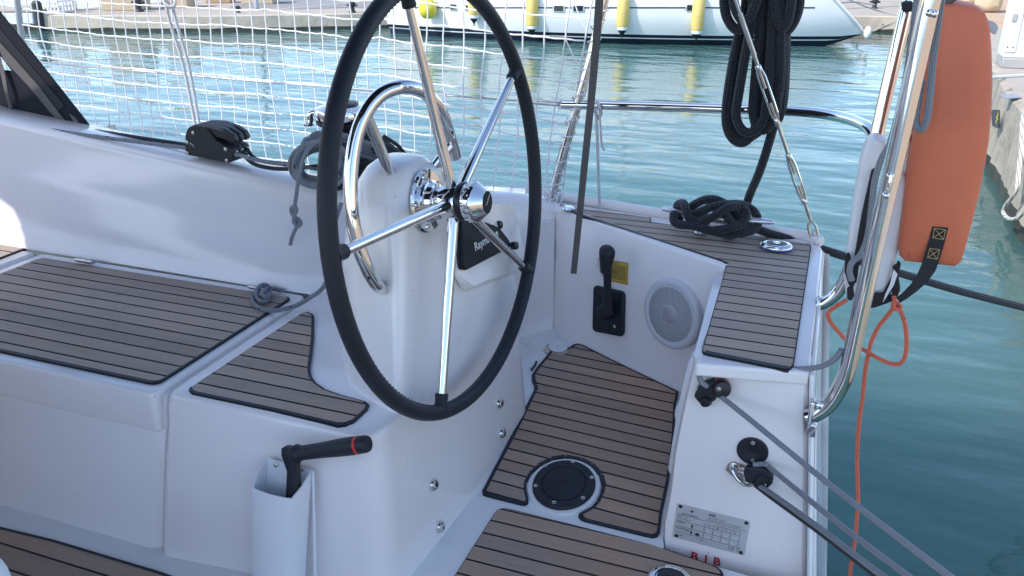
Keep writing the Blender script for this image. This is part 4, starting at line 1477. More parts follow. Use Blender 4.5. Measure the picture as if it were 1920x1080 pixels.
# ================================================================== ROPE CLUTCH
cA, cB = PY(346, 288, 2.115), PY(427, 306, 2.115)
ce = (cB - cA).normalized(); cz = V((0, 0, 1)); cz = (cz - ce * ce.dot(cz)).normalized(); cyv = cz.cross(ce)
if cyv.y < 0:
    cyv = -cyv
CLen = (cB - cA).length
clu = thing('rope_clutch', 'black triple rope clutch bolted on top of the coaming', 'rope clutch', cA)
def CQ(x, y, d=0.0):
    """pixel on the near cheek -> 3-D"""
    return PN(x, y, cA, cyv, 0.0) + cyv * d
cheek = [(347, 290), (347, 252), (352, 240), (362, 234.5), (378, 234), (389, 240), (396, 252), (406, 264), (420, 272), (434, 278), (438, 285), (437, 300), (428, 306), (424, 305.5)]
for k in range(3):
    b = MB()
    b.prism([CQ(x, y, .000 + k * .0275) for x, y in cheek], cyv * .0265, 0)
    bo = b.build('clutch_body', 'blackmatt', clu, bevel=.003, seg=2)
    b = MB()
    lev = [(386, 240), (392, 236), (420, 243), (436, 254), (441, 265), (437, 271), (430, 268), (420, 262), (404, 258), (395, 250)]
    b.prism([CQ(x, y, .003 + k * .0275) for x, y in lev], cyv * .0205, 0)
    b.build('lever', 'black', bo, bevel=.0035, seg=3)
    b = MB()
    q = CQ(438, 290, .013 + k * .0275)
    b.lathe([(.0095, -.004), (.0098, .002), (.0075, .003), (.0070, -.002)], q, ce, 20)
    b.build('rope_eye', 'steel', bo)
b = MB()
top = [(352, 240.5), (362, 235), (378, 234.5), (380, 232), (360, 232.5), (349, 239)]
b.prism([CQ(x, y, -.0004) for x, y in ((366, 234.0), (392, 235), (419, 244), (418, 247), (390, 239.5), (366, 236))], cyv * .0815, 0)
b.build('cover_strip', 'webgrey', clu, bevel=.001)
for x, y in ((362, 249), (351, 267), (351, 287), (423, 280), (425, 301)):
    b = MB()
    b.lathe([(.0058, -.001), (.0056, .002), (.0030, .0026), (.0026, .0014)], CQ(x, y, 0), -cyv, 16)
    b.build('screw', 'steel', clu)
b = MB()
b.text('XTS', .0105, CQ(356, 270, -.0012), CQ(365, 277, 0) - CQ(356, 270, 0), cz, 0)
b.build('clutch_marking', 'whiteprint', clu)
# ropes through the clutch
b = MB()
b.tube([CQ(437, 290, .013), PY(470, 297, 2.10), PY(500, 304, 2.10), PY(530, 308, 2.10), PY(560, 311, 2.09), PY(600, 318, 2.1)], .0062, 10, sm=5)
b.tube([PY(-40, 219, 2.14), PY(0, 228, 2.14), PY(60, 238, 2.135), PY(150, 252, 2.13), PY(250, 265, 2.13), PY(330, 275, 2.13), PY(352, 279, 2.125)], .0068, 10, sm=5)
tag(b.build('furling_line', 'greyrope'), 'grey flecked line running along the coaming top through the clutch', 'rope')
b = MB()
b.tube([CQ(438, 291, .042), PY(472, 305, 2.12), PY(500, 314, 2.11), PY(535, 317, 2.10), PY(570, 314, 2.1), PY(620, 310, 2.12)], .0066, 10, sm=5)
b.tube([CQ(438, 288, .066), PY(480, 298, 2.15), PY(520, 306, 2.14), PY(570, 308, 2.13)], .006, 10, sm=5)
b.tube([PY(-40, 206, 2.22), PY(0, 214, 2.22), PY(90, 231, 2.215), PY(200, 249, 2.21), PY(350, 272, 2.20)], .0075, 10, sm=5)  # dark tube along the coaming top, above the grey line
tag(b.build('dark_coaming_line', 'darkrope'), 'dark line running along the coaming top beside the grey one', 'rope')

# ================================================================== SPRAYHOOD SIDE
YS = 2.24
hood = thing('sprayhood', 'charcoal canvas sprayhood side at the left edge of the picture', 'sprayhood', PY(0, 215, YS))
b = MB()
poly = [(-260, -250), (-160, -165), (0, 24), (168, 237), (128, 230.5), (60, 220), (0, 210.5), (-120, 190), (-420, 140), (-420, -100)]
# leave the clear triangle open
left = [(-420, -100), (-260, -250), (-160, -165), (0, 24), (168, 237), (128, 230.5), (60, 220), (0, 210.5), (0, 131), (22, 133), (0, 104), (-160, -110)]
b.prism([PY(x, y, YS) for x, y in left], V((0, .006, 0)), 0)
b.prism([PY(x, y, YS + .004) for x, y in ((0, 210.5), (0, 131), (-130, 120), (-420, 80), (-420, 140), (-120, 190))], V((0, .006, 0)), 0)
b.build('side_panel', 'canvas', hood)
b = MB()
b.prism([PY(x, y, YS - .003) for x, y in ((-60, -25), (0, 54), (121, 198), (106, 210.5), (0, 77), (-60, 5))], V((0, .0025, 0)), 0)
b.build('dark_band', 'vinyl', hood)
b = MB()
b.prism([PY(x, y, YS - .004) for x, y in ((130, 213), (142, 221), (150, 234), (138, 230))], V((0, .0035, 0)), 0)
b.build('corner_patch', 'webgrey', hood)
b = MB()
b.prism([PY(x, y, YS - .006) for x, y in ((-60, 12), (0, 80), (73, 162), (105, 205), (128, 233), (114, 234), (92, 208), (52, 160), (0, 105), (-60, 40))], V((0, .002, 0)), 0)
b.build('webbing', 'webgrey', hood)
b = MB()
sp1 = spline([PY(*p) for p in ((-8, 95, YS - .010), (4, 135, YS - .016), (10, 165, YS - .022), (17, 195, YS - .02), (26, 217, YS - .010))], 5)
b.loft([[p - V((.011 * (1 - .45 * i / 20), 0, .004)), p + V((.011 * (1 - .45 * i / 20), 0, .004)), p + V((.011 * (1 - .45 * i / 20), .0015, .004)), p - V((.011 * (1 - .45 * i / 20), -.0015, .004))] for i, p in enumerate(sp1)], 0, True, True, False)
b.build('webbing', 'webgrey', hood)
b = MB()
b.tube([PY(-420, 138, YS - .004), PY(-120, 188, YS - .004), PY(0, 208.5, YS - .004), PY(128, 229, YS - .004)], .007, 8)
b.build('bolt_rope', 'webgrey', hood)
b = MB()
b.prism([PY(x, y, YS - .002) for x, y in ((100, 229), (134, 231), (134, 236), (112, 235))], V((0, .012, 0)), 0)
b.build('clip', 'white', hood, bevel=.002)
b = MB()            # top of the hood, off to the left
b.prism([W(-5.2, 2.24, .42), W(-4.1, 2.24, .40), W(-4.0, .75, .60), W(-4.1, -.75, .40), W(-5.2, -.75, .42)], V((0, 0, .006)), 0)
b.build('top_panel', 'canvas', hood)

# ================================================================== SAFETY NET AND LIFELINES
NB = [W(-.79, 2.60, -.80), W(-1.6, 2.735, -.905), W(-2.8, 2.80, -.87), W(-4.6, 2.78, -.77)]
def net_base(x):
    for a, c in zip(NB, NB[1:]):
        if x >= c.x:
            t = (x - a.x) / (c.x - a.x)
            return a.lerp(c, t)
    return NB[-1]
rng = random.Random(5)
net = MB()
cw, chh = .063, .062
ncol, nrow = 60, 16
def node(i, j):
    s = i * cw
    x = -.80 - s
    p = net_base(x).copy()
    z = (j - 2) * chh
    p.z += max(0, min(1, s / .7)) * .10 + (.105 if s < .05 else 0) * (j < 2)
    lean = .10 * max(0, 1 - s / .5) * max(0, z / .7)            # follows the leaning gate leg
    wob = math.sin(i * 1.7 + j * .6) * .004 + math.sin(i * .45) * .006
    sag = -.010 * math.sin(i * .21 + 1) - .05 * math.exp(-s / .35) * (1 - j / 14)
    low = max(0, 1 - j / 5)
    p += V((lean + wob + low * .012 * math.sin(i * .8) + .006 * MN.noise(V((i * .35, j * .5, 3))), .02 * MN.noise(V((i * .21, j * .33, 1))), z + .035 + sag + .008 * MN.noise(V((i * .4, j * .7, 9)))))
    return p
grid = [[node(i, j) for j in range(nrow)] for i in range(ncol)]
for j in range(nrow):
    pts = []
    for i in range(ncol):
        pts.append(grid[i][j])
        if i < ncol - 1:
            mpt = (grid[i][j] + grid[i + 1][j]) / 2
            pts.append(mpt - V((0, 0, .0022)))
    net.tube(pts, .0027, 5)
for i in range(ncol):
    pts = []
    for j in range(nrow):
        pts.append(grid[i][j])
        if j < nrow - 1:
            pts.append((grid[i][j] + grid[i][j + 1]) / 2 + V((.0022 * math.sin(i * 2.1 + j), 0, 0)))
    net.tube(pts, .0027, 5)
netr = thing('safety_net', 'white square-mesh safety net laced along the lifelines', 'net', W(-2, 2.75, -.80))
net.build('mesh', 'netcord', netr)
b = MB()
g0, g1 = PY(1030, 386, 2.585), PY(1136, -10, 2.61)
N = 170
pts = []
for k in range(N + 1):
    t = k / N
    c = g0.lerp(g1, .03 + .95 * t)
    a = 2 * PI * 15 * t + .8 * math.sin(t * 40)
    r_ = .0165 + .004 * abs(math.sin(t * 31))
    d = (g1 - g0).normalized(); u = d.cross(V((0, 1, 0))).normalized(); w = d.cross(u)
    pts.append(c + (u * math.cos(a) + w * math.sin(a)) * r_)
b.tube(pts, .0019, 6)
for k in range(7):       # slack bights between leg and net
    t = k / 7
    c = g0.lerp(g1, .06 + .9 * t)
    q = grid[1][min(nrow - 1, int(1 + t * 13))]
    b.tube([c + V((-.016, -.006, 0)), (c + q) / 2 + V((0, -.01, -.02 + .012 * math.sin(k * 2))), q], .0019, 5, sm=4)
    b.tube([c + V((.012, -.012, .006)), c + V((.022, -.016, -.012)), c + V((.012, -.014, -.024))], .0019, 5, sm=3)
b.build('lacing', 'netcord', netr)
b = MB()
pts = [net_base(-.79 - .2 * k) + V((0, -.006 + .006 * math.sin(k * 2), .03 + .008 * math.sin(k * 1.3))) for k in range(19)]
b.tube(pts, .0045, 8, sm=3)
for k in range(60):
    p = net_base(-.80 - .0525 * k)
    b.tube([p + V((0, 0, .034)), p + V((.006, -.008, .015)), p + V((.012, 0, -.004))], .0018, 5, sm=2)
b.build('foot_rope', 'netcord', netr)
b = MB()
lw = [PY(1050, 197, 2.60), PY(960, 188, 2.64), PY(850, 180, 2.67), PY(640, 164, 2.74), PY(420, 148, 2.79), PY(110, 120, 2.80), PY(-300, 85, 2.78)]
b.tube(lw, .0032, 8, sm=3)
b.tube([PY(1046, 196, 2.6), PY(1010, 193, 2.62), PY(975, 190, 2.635)], .0058, 10, sm=3)
tag(b.build('lifeline', 'steel'), 'thin steel lifeline wire running behind the net', 'wire')
b = MB()
b.tube([PY(640, 163.5, 2.73), PY(520, 155, 2.765), PY(410, 146, 2.785), PY(250, 132, 2.79)], .0030, 8, sm=3)
tag(b.build('net_tie_line', 'netcord'), 'white cord stretched along the middle of the net', 'rope')
st_ = thing('stanchion', 'steel lifeline stanchion standing in the net near the sprayhood', 'stanchion', W(-2.87, 2.80, -.79))
b = MB()
b.tube([PY(68, 200, 2.79), PY(44, 88, 2.79), PY(32, 0, 2.79), PY(18, -120, 2.79)], .0125, 14, sm=2)
b.build('post', 'gal', st_)
b = MB()
b.lathe([(.03, 0), (.03, .005), (.018, .010), (.016, .06)], W(-2.85, 2.79, -.80), ZU, 18)
b.build('socket', 'steel', st_)
b = MB()
rr_ = []
for x0, x1, d in ((310, 366, 0), (322, 374, .0)):
    b.tube([PY(x0 - 6, -60, 2.50), PY(x0, 0, 2.50), PY(x0 + 8, 40, 2.50), PY((x0 + x1) / 2 + 6, 125, 2.50), PY(x1, 236, 2.48), PY(x1 + 6, 262, 2.46)], .0060, 10, sm=4)
b.tube([PY(302, -6, 2.49), PY(312, 10, 2.48), PY(325, 12, 2.49), PY(328, 2, 2.5), PY(318, -4, 2.51)], .0055, 10, sm=4)
tag(b.build('doubled_line', 'whiterope'), 'doubled white line running down to the rope clutch', 'rope')

# ================================================================== STERN BOX FITTINGS
def PB(x, y, off=0.0):
    return PY(x, y, TW - off)
BNn = V((0, -1, 0)); BX = V((1, 0, 0)); BZ = V((0, 0, 1))
blk = thing('cam_block', 'black cam cleat block at the top corner of the stern box', 'block', PB(1335, 728))
b = MB()
c = PB(1336, 728)
b.prism([PB(x, y, .004) for x, y in ((1303, 735), (1318, 713), (1338, 706), (1352, 712), (1354, 726), (1344, 742), (1331, 752), (1320, 757), (1314, 748))], BNn * .022, 0)
b.build('side_plate', 'blackmatt', blk, bevel=.005, seg=3)
b = MB()
b.lathe([(.018, .004), (.020, .010), (.020, .030), (.017, .036), (.010, .038)], PB(1347, 722), (.35, -.9, .2), 26)
b.build('sheave', 'black', blk)
b = MB()
b.lathe([(.0205, .016), (.0210, .018), (.0205, .020)], PB(1347, 722), (.35, -.9, .2), 26)
b.build('red_line', 'red', blk)
b = MB()
b.lathe([(.0125, .004), (.0135, .024), (.010, .033), (.004, .034)], PB(1327, 742), BNn, 22)
b.build('cam', 'black', blk)
for x, y, o in ((1348, 729, .040), (1324, 755, .030)):
    b = MB()
    b.lathe([(.0050, -.004), (.0048, .002), (.0028, .0026), (.002, .001)], PB(x, y, o), BNn, 14)
    b.build('screw', 'steel', blk)
b = MB()
b.tube([PB(1308, 727, .01), PB(1314, 718, .02), PB(1322, 708, .014)], .0018, 6)
b.build('wire_guard', 'steel', blk)
b = MB()
pts = [PB(1326, 724, .03), PB(1315, 716, .036), PB(1312, 704, .030), PB(1322, 694, .016), PY(1345, 695, 1.675), PY(1385, 699, 1.672), PY(1430, 700, 1.672), PY(1480, 693, 1.672), PY(1525, 690, 1.665), PY(1550, 683, 1.66), PY(1568, 670, 1.655), PY(1578, 655, 1.655)]
b.tube(pts, .0059, 10, sm=6)
L3 = [PB(1350, 742, .030), PB(1420, 798, .10), PY(1560, 912, 1.40), PY(1700, 1020, 1.22), PY(1790, 1088, 1.12), PY(1900, 1170, 1.02)]
b.tube(L3, .0056, 10, sm=5)
tag(b.build('platform_line', 'plaingrey'), 'grey line rove through the black cam block and led aft', 'rope')

cov = thing('round_deck_cover', 'small round black cover with two screws on the stern box', 'cover', PB(1411, 845))
b = MB()
cc2 = PB(1411, 845)
b.lathe([(.0335, 0), (.0335, .003), (.031, .005), (.012, .0052), (.010, .0040)], cc2, BNn, 40)
b.build('disc', 'blackmatt', cov)
for y in (828, 861):
    b = MB()
    b.lathe([(.0050, .004), (.0048, .0066), (.0026, .0070), (.002, .0054)], PB(1412, y, 0), BNn, 14)
    b.build('screw', 'steel', cov)

pe = thing('padeye_block', 'black block shackled to a chrome padeye on the stern box', 'block', PB(1392, 885))
b = MB()
b.prism([PB(x, y) for x, y in ((1361, 880), (1366, 868), (1376, 864), (1390, 868), (1402, 878), (1408, 892), (1404, 908), (1392, 905), (1372, 890))], BNn * .003, 0)
b.tube([PB(1370, 872, .002), PB(1374, 882, .014), PB(1380, 895, .020), PB(1392, 906, .020), PB(1404, 910, .010), PB(1410, 909, .002)], .0046, 12, sm=5)
b.lathe([(.005, .002), (.0046, .006), (.002, .006)], PB(1373, 873), BNn, 14)
b.build('padeye', 'chrome', pe)
b = MB()
b.tube([PB(1386, 880, .014), PB(1394, 879, .018), PB(1402, 882, .020)], .0026, 8, sm=3)
b.tube([PB(1384, 884, .014), PB(1393, 886, .018), PB(1402, 890, .020)], .0024, 8, sm=3)
b.build('shackle', 'steel', pe)
b = MB()
body = [(1395, 876), (1402, 869), (1416, 870), (1432, 872), (1445, 878), (1451.5, 889), (1449, 901), (1440, 909), (1428, 911), (1418, 907), (1410, 900), (1398, 896)]
b.prism([PB(x, y, .012) for x, y in body], BNn * .016, 0)
b.build('block_cheek', 'blackmatt', pe, bevel=.004, seg=3)
b = MB()
b.lathe([(.017, .028), (.016, .0305), (.013, .031)], PB(1430, 890), BNn, 30)
b.build('sheave_cap', 'black', pe)
for x, y, r_ in ((1398, 882, .0030), (1397, 894, .0030), (1438, 894, .0028)):
    b = MB()
    b.lathe([(r_, .027), (r_ * .95, .0335), (r_ * .5, .034)], PB(x, y), BNn, 12)
    b.build('rivet', 'steel', pe)
b = MB()
d1 = [PB(1412, 871, .02), PB(1436, 871, .02), PY(1452, 884, 1.62), PY(1560, 972, 1.42), PY(1640, 1034, 1.3), PY(1710, 1086, 1.22), PY(1830, 1175, 1.1)]
b.tube(d1, .0056, 10, sm=5)
d2 = [PB(1420, 908, .02), PY(1450, 928, 1.60), PY(1530, 985, 1.45), PY(1610, 1046, 1.32), PY(1660, 1084, 1.25), PY(1780, 1175, 1.1)]
b.tube(d2, .0058, 10, sm=5)
tag(b.build('platform_tackle', 'plaingrey'), 'two grey parts of line led aft from the shackled block', 'rope')
b = MB()
d3 = [PB(1416, 910, .012), PY(1450, 936, 1.61), PY(1530, 994, 1.46), PY(1605, 1052, 1.335), PY(1650, 1087, 1.265), PY(1770, 1180, 1.11)]
b.tube(d3, .0048, 9, sm=5)
tag(b.build('dark_tackle', 'darkrope'), 'dark line lying under the grey tackle led aft', 'rope')

# ---- builder's plate and red letters
P4 = [PB(x, y, .0) for x, y in ((1268.5, 942.5), (1406, 977), (1399, 1041), (1261, 1006))]
xd = (P4[1] - P4[0]); PWd = xd.length; xd.normalize()
yd = V((0, -1, 0)).cross(xd); yd = yd if yd.z > 0 else -yd
yd.normalize()
PH = abs((P4[0] - P4[3]).dot(yd))
org = P4[3]
bp_ = thing('builders_plate', 'rectangular satin metal builder\'s plate riveted to the stern box', 'plate', org)
PLp = lambda x, y, o=0.0: org + xd * x + yd * y + BNn * o
b = MB()
b.prism([PLp(x, y, .0004) for x, y in rrect(0, PWd, 0, PH, .004)], BNn * .0010, 0)
pl = b.build('plate', 'plate', bp_)
for x, y in ((.0085, PH - .0065), (PWd - .0085, PH - .0065), (.0085, .0065), (PWd - .0085, .0065)):
    b = MB()
    b.lathe([(.0046, .001), (.0044, .0024), (.002, .0029), (.0, .0029)], PLp(x, y), BNn, 18)
    b.build('rivet', 'ink', bp_)
b = MB()
sx, sy = PWd / .14, PH / .075
T = lambda s, size, x, y, al='LEFT': b.text(s, size * sx, PLp(x * sx, y * sy, .0019), xd, yd, 0, al)
q = PLp(.0300 * sx, .0655 * sy, .0019)
for k in range(8):
    a = 2 * PI * k / 8
    d = xd * math.cos(a) + yd * math.sin(a); e = yd * math.cos(a) - xd * math.sin(a)
    L = .0070 if k % 2 == 0 else .0050
    b.add([q + e * .0009, q + d * L, q - e * .0009], [[0, 1, 2]], 0, False)
T('JEANNEAU', .0062, .0125, .0545)
T('SPBI', .0075, .062, .0655)
T('34 rue Eric Tabarly', .0042, .062, .0605)
T('85170 Dompierre sur Yon FRANCE', .0042, .062, .0560)
T('Categorie de conception', .0036, .0045, .0485)
T('Design category', .0036, .0045, .0440)
T('MAX', .0072, .0040, .0345)
T('MAX(kg)', .0072, .0040, .0215)
T('MAX', .0050, .0110, .0075)
T('kW', .0052, .052, .0075)
T('=', .005, .056, .033); T('=', .005, .056, .020)
for i_, ch in enumerate('ABCD'):
    T(ch, .0062, .0660 + i_ * .0165, .0415, 'CENTER')
T('CE', .0095, .1080, .0060)
T('UK', .0052, .1230, .0110)
T('CA', .0052, .1230, .0062)
def ln_(x0, y0, x1, y1, w_=.0006):
    bar(b, PLp(0, 0, .0019), xd, yd, (x0) * sx, y0 * sy, max(x1, x0 + w_) * sx, max(y1, y0 + w_) * sy)
ln_(.003, .0525, .137, .0525); ln_(.003, .0395, .058, .0395); ln_(.003, .0275, .125, .0275); ln_(.003, .0145, .125, .0145)
ln_(.058, .0475, .125, .0475); ln_(.058, .0395, .125, .0395)
for x in (.058, .0745, .091, .1075, .125):
    ln_(x, .0145, x, .0475)
def man(x, y, h):
    bar(b, PLp(0, 0, .0019), xd, yd, (x - .0011) * sx, y * sy, (x + .0011) * sx, (y + h * .45) * sy)
    bar(b, PLp(0, 0, .0019), xd, yd, (x - .0019) * sx, (y + h * .4) * sy, (x + .0019) * sx, (y + h * .75) * sy)
    c = PLp(x * sx, (y + h * .88) * sy, .0019)
    b.add([c + (xd * math.cos(PI * k / 4) + yd * math.sin(PI * k / 4)) * .0011 for k in range(8)], [list(range(8))], 0, False)
man(.0345, .0295, .009); man(.0345, .0160, .009)
T('+', .005, .0385, .0185)
bar(b, PLp(0, 0, .0019), xd, yd, .0425 * sx, .0165 * sy, .0505 * sx, .0215 * sy)
bar(b, PLp(0, 0, .0019), xd, yd, .0450 * sx, .0210 * sy, .0480 * sx, .0230 * sy)
b.build('print', 'ink', pl)
b = MB()
rng = random.Random(2)
for i_ in range(4):
    for yy in (.030, .0175):
        for k in range(3):
            bar(b, PLp(0, 0, .0021), xd, yd, (.0625 + i_ * .0165 + k * .0028) * sx, yy * sy, (.0643 + i_ * .0165 + k * .0028) * sx, (yy + .004 * rng.uniform(.5, 1)) * sy)
for k in range(10):
    bar(b, PLp(0, 0, .0021), xd, yd, (.026 + k * .0052) * sx, .0485 * sy, (.0285 + k * .0052) * sx, (.0485 + rng.uniform(.001, .003)) * sy)
b.build('stamped_figures', 'whiteprint', pl)

b = MB()
for ch, x, y in (('B', 1294, 1048), ('I', 1319.5, 1054), ('B', 1336, 1058)):
    b.text(ch, .0315, PB(x, y, .004), xd, BZ, 0)
tag(b.build('red_letters', 'redpaint'), 'red letters B I B on the stern box below the metal plate', 'lettering')

# ================================================================== DECK PLATE IN THE HELM FLOOR
dcc = PF(1057.5, 911)
dp = thing('deck_plate', 'round black deck plate with six screws set in the helm floor', 'deck plate', dcc)
ref = V((1, 0, 0))
def DL(prof, m, name, par, o=dcc, n=48, k=1.13):
    bb = MB()
    # slightly oval ring: longer fore-and-aft slope
    r0 = (ref - FN * ref.dot(FN)).normalized()
    r1 = FN.cross(r0)
    rings = []
    for r, h in prof:
        rings.append([o + (r0 * math.cos(2 * PI * j / n) + r1 * math.sin(2 * PI * j / n) * k) * r + FN * h for j in range(n)])
    bb.loft(rings, 0)
    return bb.build(name, m, par, ang=40)
DL([(.0905, -.004), (.0905, .0016), (.084, .0018)], 'gelfloor', 'bedding', dp)
DL([(.0800, .001), (.0800, .007), (.078, .0095), (.0572, .0098), (.0562, .0075)], 'blackmatt', 'flange', dp)
DL([(.0552, .006), (.0550, .0100), (.0535, .0112), (.012, .0112), (.010, .0090)], 'blackmatt', 'lid', dp)
for x, y in ((1022.5, 878), (1074, 870.5), (1109.5, 900.5), (1093, 939), (1039, 947.5), (1004.5, 916)):
    b = MB()
    b.lathe([(.0058, .008), (.0056, .0104), (.0036, .0110), (.0026, .0096)], PN(x, y, dcc, FN), FN, 16)
    b.build('screw', 'steel', dp)

# ================================================================== HANDLE POCKET AND WINCH HANDLE
p1 = W(-1.25, 1.305, -.97); p2 = W(-1.25, 1.212, -1.31)
fN = V((0, -(p1.z - p2.z), (p1.y - p2.y))).normalized()
if fN.y > 0:
    fN = -fN
def PFr(x, y, off=0.0):
    return PN(x, y, p1 + fN * .012, fN, off)
poc = thing('handle_pocket', 'white plastic winch handle pocket screwed to the seat front', 'pocket', PFr(545, 1000))
fx = V((1, 0, 0)); fz = fN.cross(fx); fz = fz if fz.z > 0 else -fz
bl = PFr(500, 857, .001); br_ = PFr(586, 880, .001)
wdt = (br_ - bl).length
frx = (br_ - bl).normalized()
D = .062
def ringp(depth_out, z_off, shrink, dz_front, rise=True):
    """rounded plan outline of the pocket at a level below the back rim"""
    out = []
    w0, w1 = shrink, wdt - shrink
    for x, d in [(w0, .0), (w0, depth_out * .55), (w0 + .008, depth_out * .92), (w0 + .022, depth_out), (wdt / 2, depth_out * 1.06), (w1 - .022, depth_out), (w1 - .008, depth_out * .92), (w1, depth_out * .55), (w1, 0)]:
        drop = dz_front * min(1, d / (D * .9)) ** 1.2
        out.append(bl + frx * x + fN * d - fz * (z_off + drop))
    return out
b = MB()
outer = [ringp(D, .0, 0, .048), ringp(D, .03, .001, .03), ringp(D * .98, .12, .004, .0), ringp(D * .92, .26, .012, .0), ringp(D * .88, .34, .018, 0)]
inner = [[p + (sum(r, V((0, 0, 0))) / 9 - p) * .065 for p in r] for r in outer]
b.loft(outer, 0, False, False, True)
b.loft(inner[:4], 0, False, False, True)
for k in range(8):
    b.add([outer[0][k], outer[0][k + 1], inner[0][k + 1], inner[0][k]], [[0, 1, 2, 3]], 0, True)
b.add([r for r in (bl + fN * .003, br_ + fN * .003, br_ + fN * .003 - fz * .34, bl + fN * .003 - fz * .34)], [[0, 1, 2, 3]], 0, False)
b.add(inner[3], [list(range(9))], 0, False)
b.build('pocket_body', 'plasticwhite', poc, ang=50)
for x, y in ((519, 871), (567, 880)):
    b = MB()
    b.lathe([(.0052, .002), (.0050, .005), (.003, .0058), (.002, .004)], PFr(x, y, .003), fN, 14)
    b.build('screw', 'steel', poc)
b = MB()
b.prism([PFr(x, y, .0005) for x, y in ((586, 880), (590, 882), (595, 1100), (590, 1100))], fN * .004, 0)
b.build('side_flange', 'plasticwhite', poc, bevel=.001)

han = thing('winch_handle', 'black winch handle with a red ring standing in the white pocket', 'winch handle', PFr(548, 935, .03))
g0, g1 = PFr(560, 850, .040), PFr(690, 832, .052)
gd = (g1 - g0).normalized()
gl = (g1 - g0).length
b = MB()
b.lathe([(.0135, -.010), (.0185, -.007), (.0195, -.002), (.0165, .004), (.0150, .012), (.0160, gl * .35), (.0182, gl * .62), (.0186, gl * .80), (.0180, gl * .845)], g0, gd, 26)
b.build('grip', 'blackmatt', han)
b = MB()
b.lathe([(.0180, gl * .845), (.0186, gl * .848), (.0184, gl * .878), (.0177, gl * .88)], g0, gd, 26)
b.build('red_ring', 'red', han)
b = MB()
b.lathe([(.0176, gl * .88), (.0176, gl * .97), (.0155, gl), (.0, gl * 1.003)], g0, gd, 26)
b.build('grip_end', 'blackmatt', han)
b = MB()
rings = []
for x, y, hw, ht, o in ((547, 838, .013, .008, .042), (546, 843, .019, .012, .041), (546, 856, .0185, .0125, .040), (548, 870, .015, .0115, .038), (551, 885, .0125, .0105, .036), (551, 905, .0135, .0105, .034), (549, 935, .0135, .010, .031), (549, 985, .0135, .010, .028), (549, 1020, .012, .010, .026)):
    c = PFr(x, y, o)
    ring = []
    for k in range(12):
        a = 2 * PI * k / 12
        ring.append(c + frx * hw * max(-1, min(1, 1.25 * math.cos(a))) + fN * ht * max(-1, min(1, 1.25 * math.sin(a))))
    rings.append(ring)
b.loft(rings, 0)
b.build('arm', 'blackmatt', han, ang=50)

# ================================================================== WHITE CUSHION, bottom left corner
b = MB()
cq = PZ(-42, 1100, -1.0)
b.ball(cq, (.060, .045, .075), 24)
cu_ = b.build('white_bundle', 'cloth')
tag(cu_, 'soft white rounded bundle just entering the lower left corner', 'cushion')

# ================================================================== LIFEBUOY BAG, ORANGE LIFE RAFT, ORANGE LINE
YL = 1.86
raft = thing('life_raft', 'big orange life raft valise strapped outside the stern rail', 'life raft', PY(1760, 500, YL))
outl = [(1752, 16), (1775, 8), (1800, 9), (1830, 15), (1848, 24), (1857, 45), (1861, 90), (1863, 150), (1861, 210), (1856, 265), (1846, 325), (1833, 385), (1819, 440), (1808, 480), (1802, 496), (1792, 503), (1760, 500), (1720, 496), (1697, 493), (1688, 484), (1686, 460), (1692, 410), (1702, 330), (1715, 240), (1728, 140), (1738, 60), (1744, 28)]
b = MB()
Lr = [PY(x, y, YL) for x, y in outl]
cr_ = sum(Lr, V((0, 0, 0))) / len(Lr)
rings = []
for d, s_ in ((-.004, .90), (.0, .955), (.005, .985), (.014, 1.0), (.028, 1.008), (.10, 1.015), (.16, 1.005), (.18, .98), (.19, .93)):
    rings.append([cr_ + (p - cr_) * s_ + V((0, d, 0)) for p in Lr])
inner_ = [cr_ + (p - cr_) * .45 + V((0, -.016, 0)) for p in Lr]
mid_ = [cr_ + (p - cr_) * .75 + V((0, -.010, 0)) for p in Lr]
b.loft([inner_, mid_] + rings, 0, True)
b.build('valise', 'raft', raft, ang=75)
b = MB()
seam = [(1748, 60), (1741, 140), (1733, 220), (1724, 300), (1716, 380), (1708, 450), (1704, 484)]
b.tube([PY(x, y, YL - .002) for x, y in seam], .0024, 6, sm=4)
b.build('seam', 'raftseam', raft)
b = MB()
hp = [(1764, 421), (1757, 450), (1748, 480), (1741, 502), (1729, 522), (1714, 539), (1697, 554), (1684, 563)]
hw_ = [15, 15, 15, 14.5, 12, 9, 7, 6]
Lh_ = []
for i_, ((x, y), hw) in enumerate(zip(hp, hw_)):
    j_ = min(i_ + 1, len(hp) - 1); k_ = max(i_ - 1, 0)
    tx, ty = hp[j_][0] - hp[k_][0], hp[j_][1] - hp[k_][1]
    l_ = math.hypot(tx, ty)
    nx, ny = -ty / l_, tx / l_
    yy = YL - .012 - (.010 if i_ > 3 else 0)
    Lh_.append([PY(x + nx * hw, y + ny * hw, yy), PY(x - nx * hw, y - ny * hw, yy), PY(x - nx * hw, y - ny * hw, yy + .0022), PY(x + nx * hw, y + ny * hw, yy + .0022)])
b.loft(Lh_, 0, True, True, False)
hd = b.build('handle', 'webblack', raft)
b = MB()
for (x0, y0), (x1, y1) in (((1752, 428), (1773, 431)), ((1773, 431), (1769, 449)), ((1769, 449), (1749, 446)), ((1749, 446), (1752, 428)), ((1752, 428), (1769, 449)), ((1773, 431), (1749, 446))):
    b.tube([PY(x0, y0, YL - .0135), PY(x1, y1, YL - .0135)], .0007, 5)
b.build('stitching', 'tan', hd)
b = MB()
for (x0, y0), (x1, y1) in (((1743, 466), (1762, 468)), ((1762, 468), (1757, 486)), ((1757, 486), (1739, 483)), ((1739, 483), (1743, 466)), ((1743, 466), (1757, 486)), ((1762, 468), (1739, 483))):
    b.tube([PY(x0, y0, YL - .0135), PY(x1, y1, YL - .0135)], .0007, 5)
b.build('stitching', 'tan', hd)
b = MB()
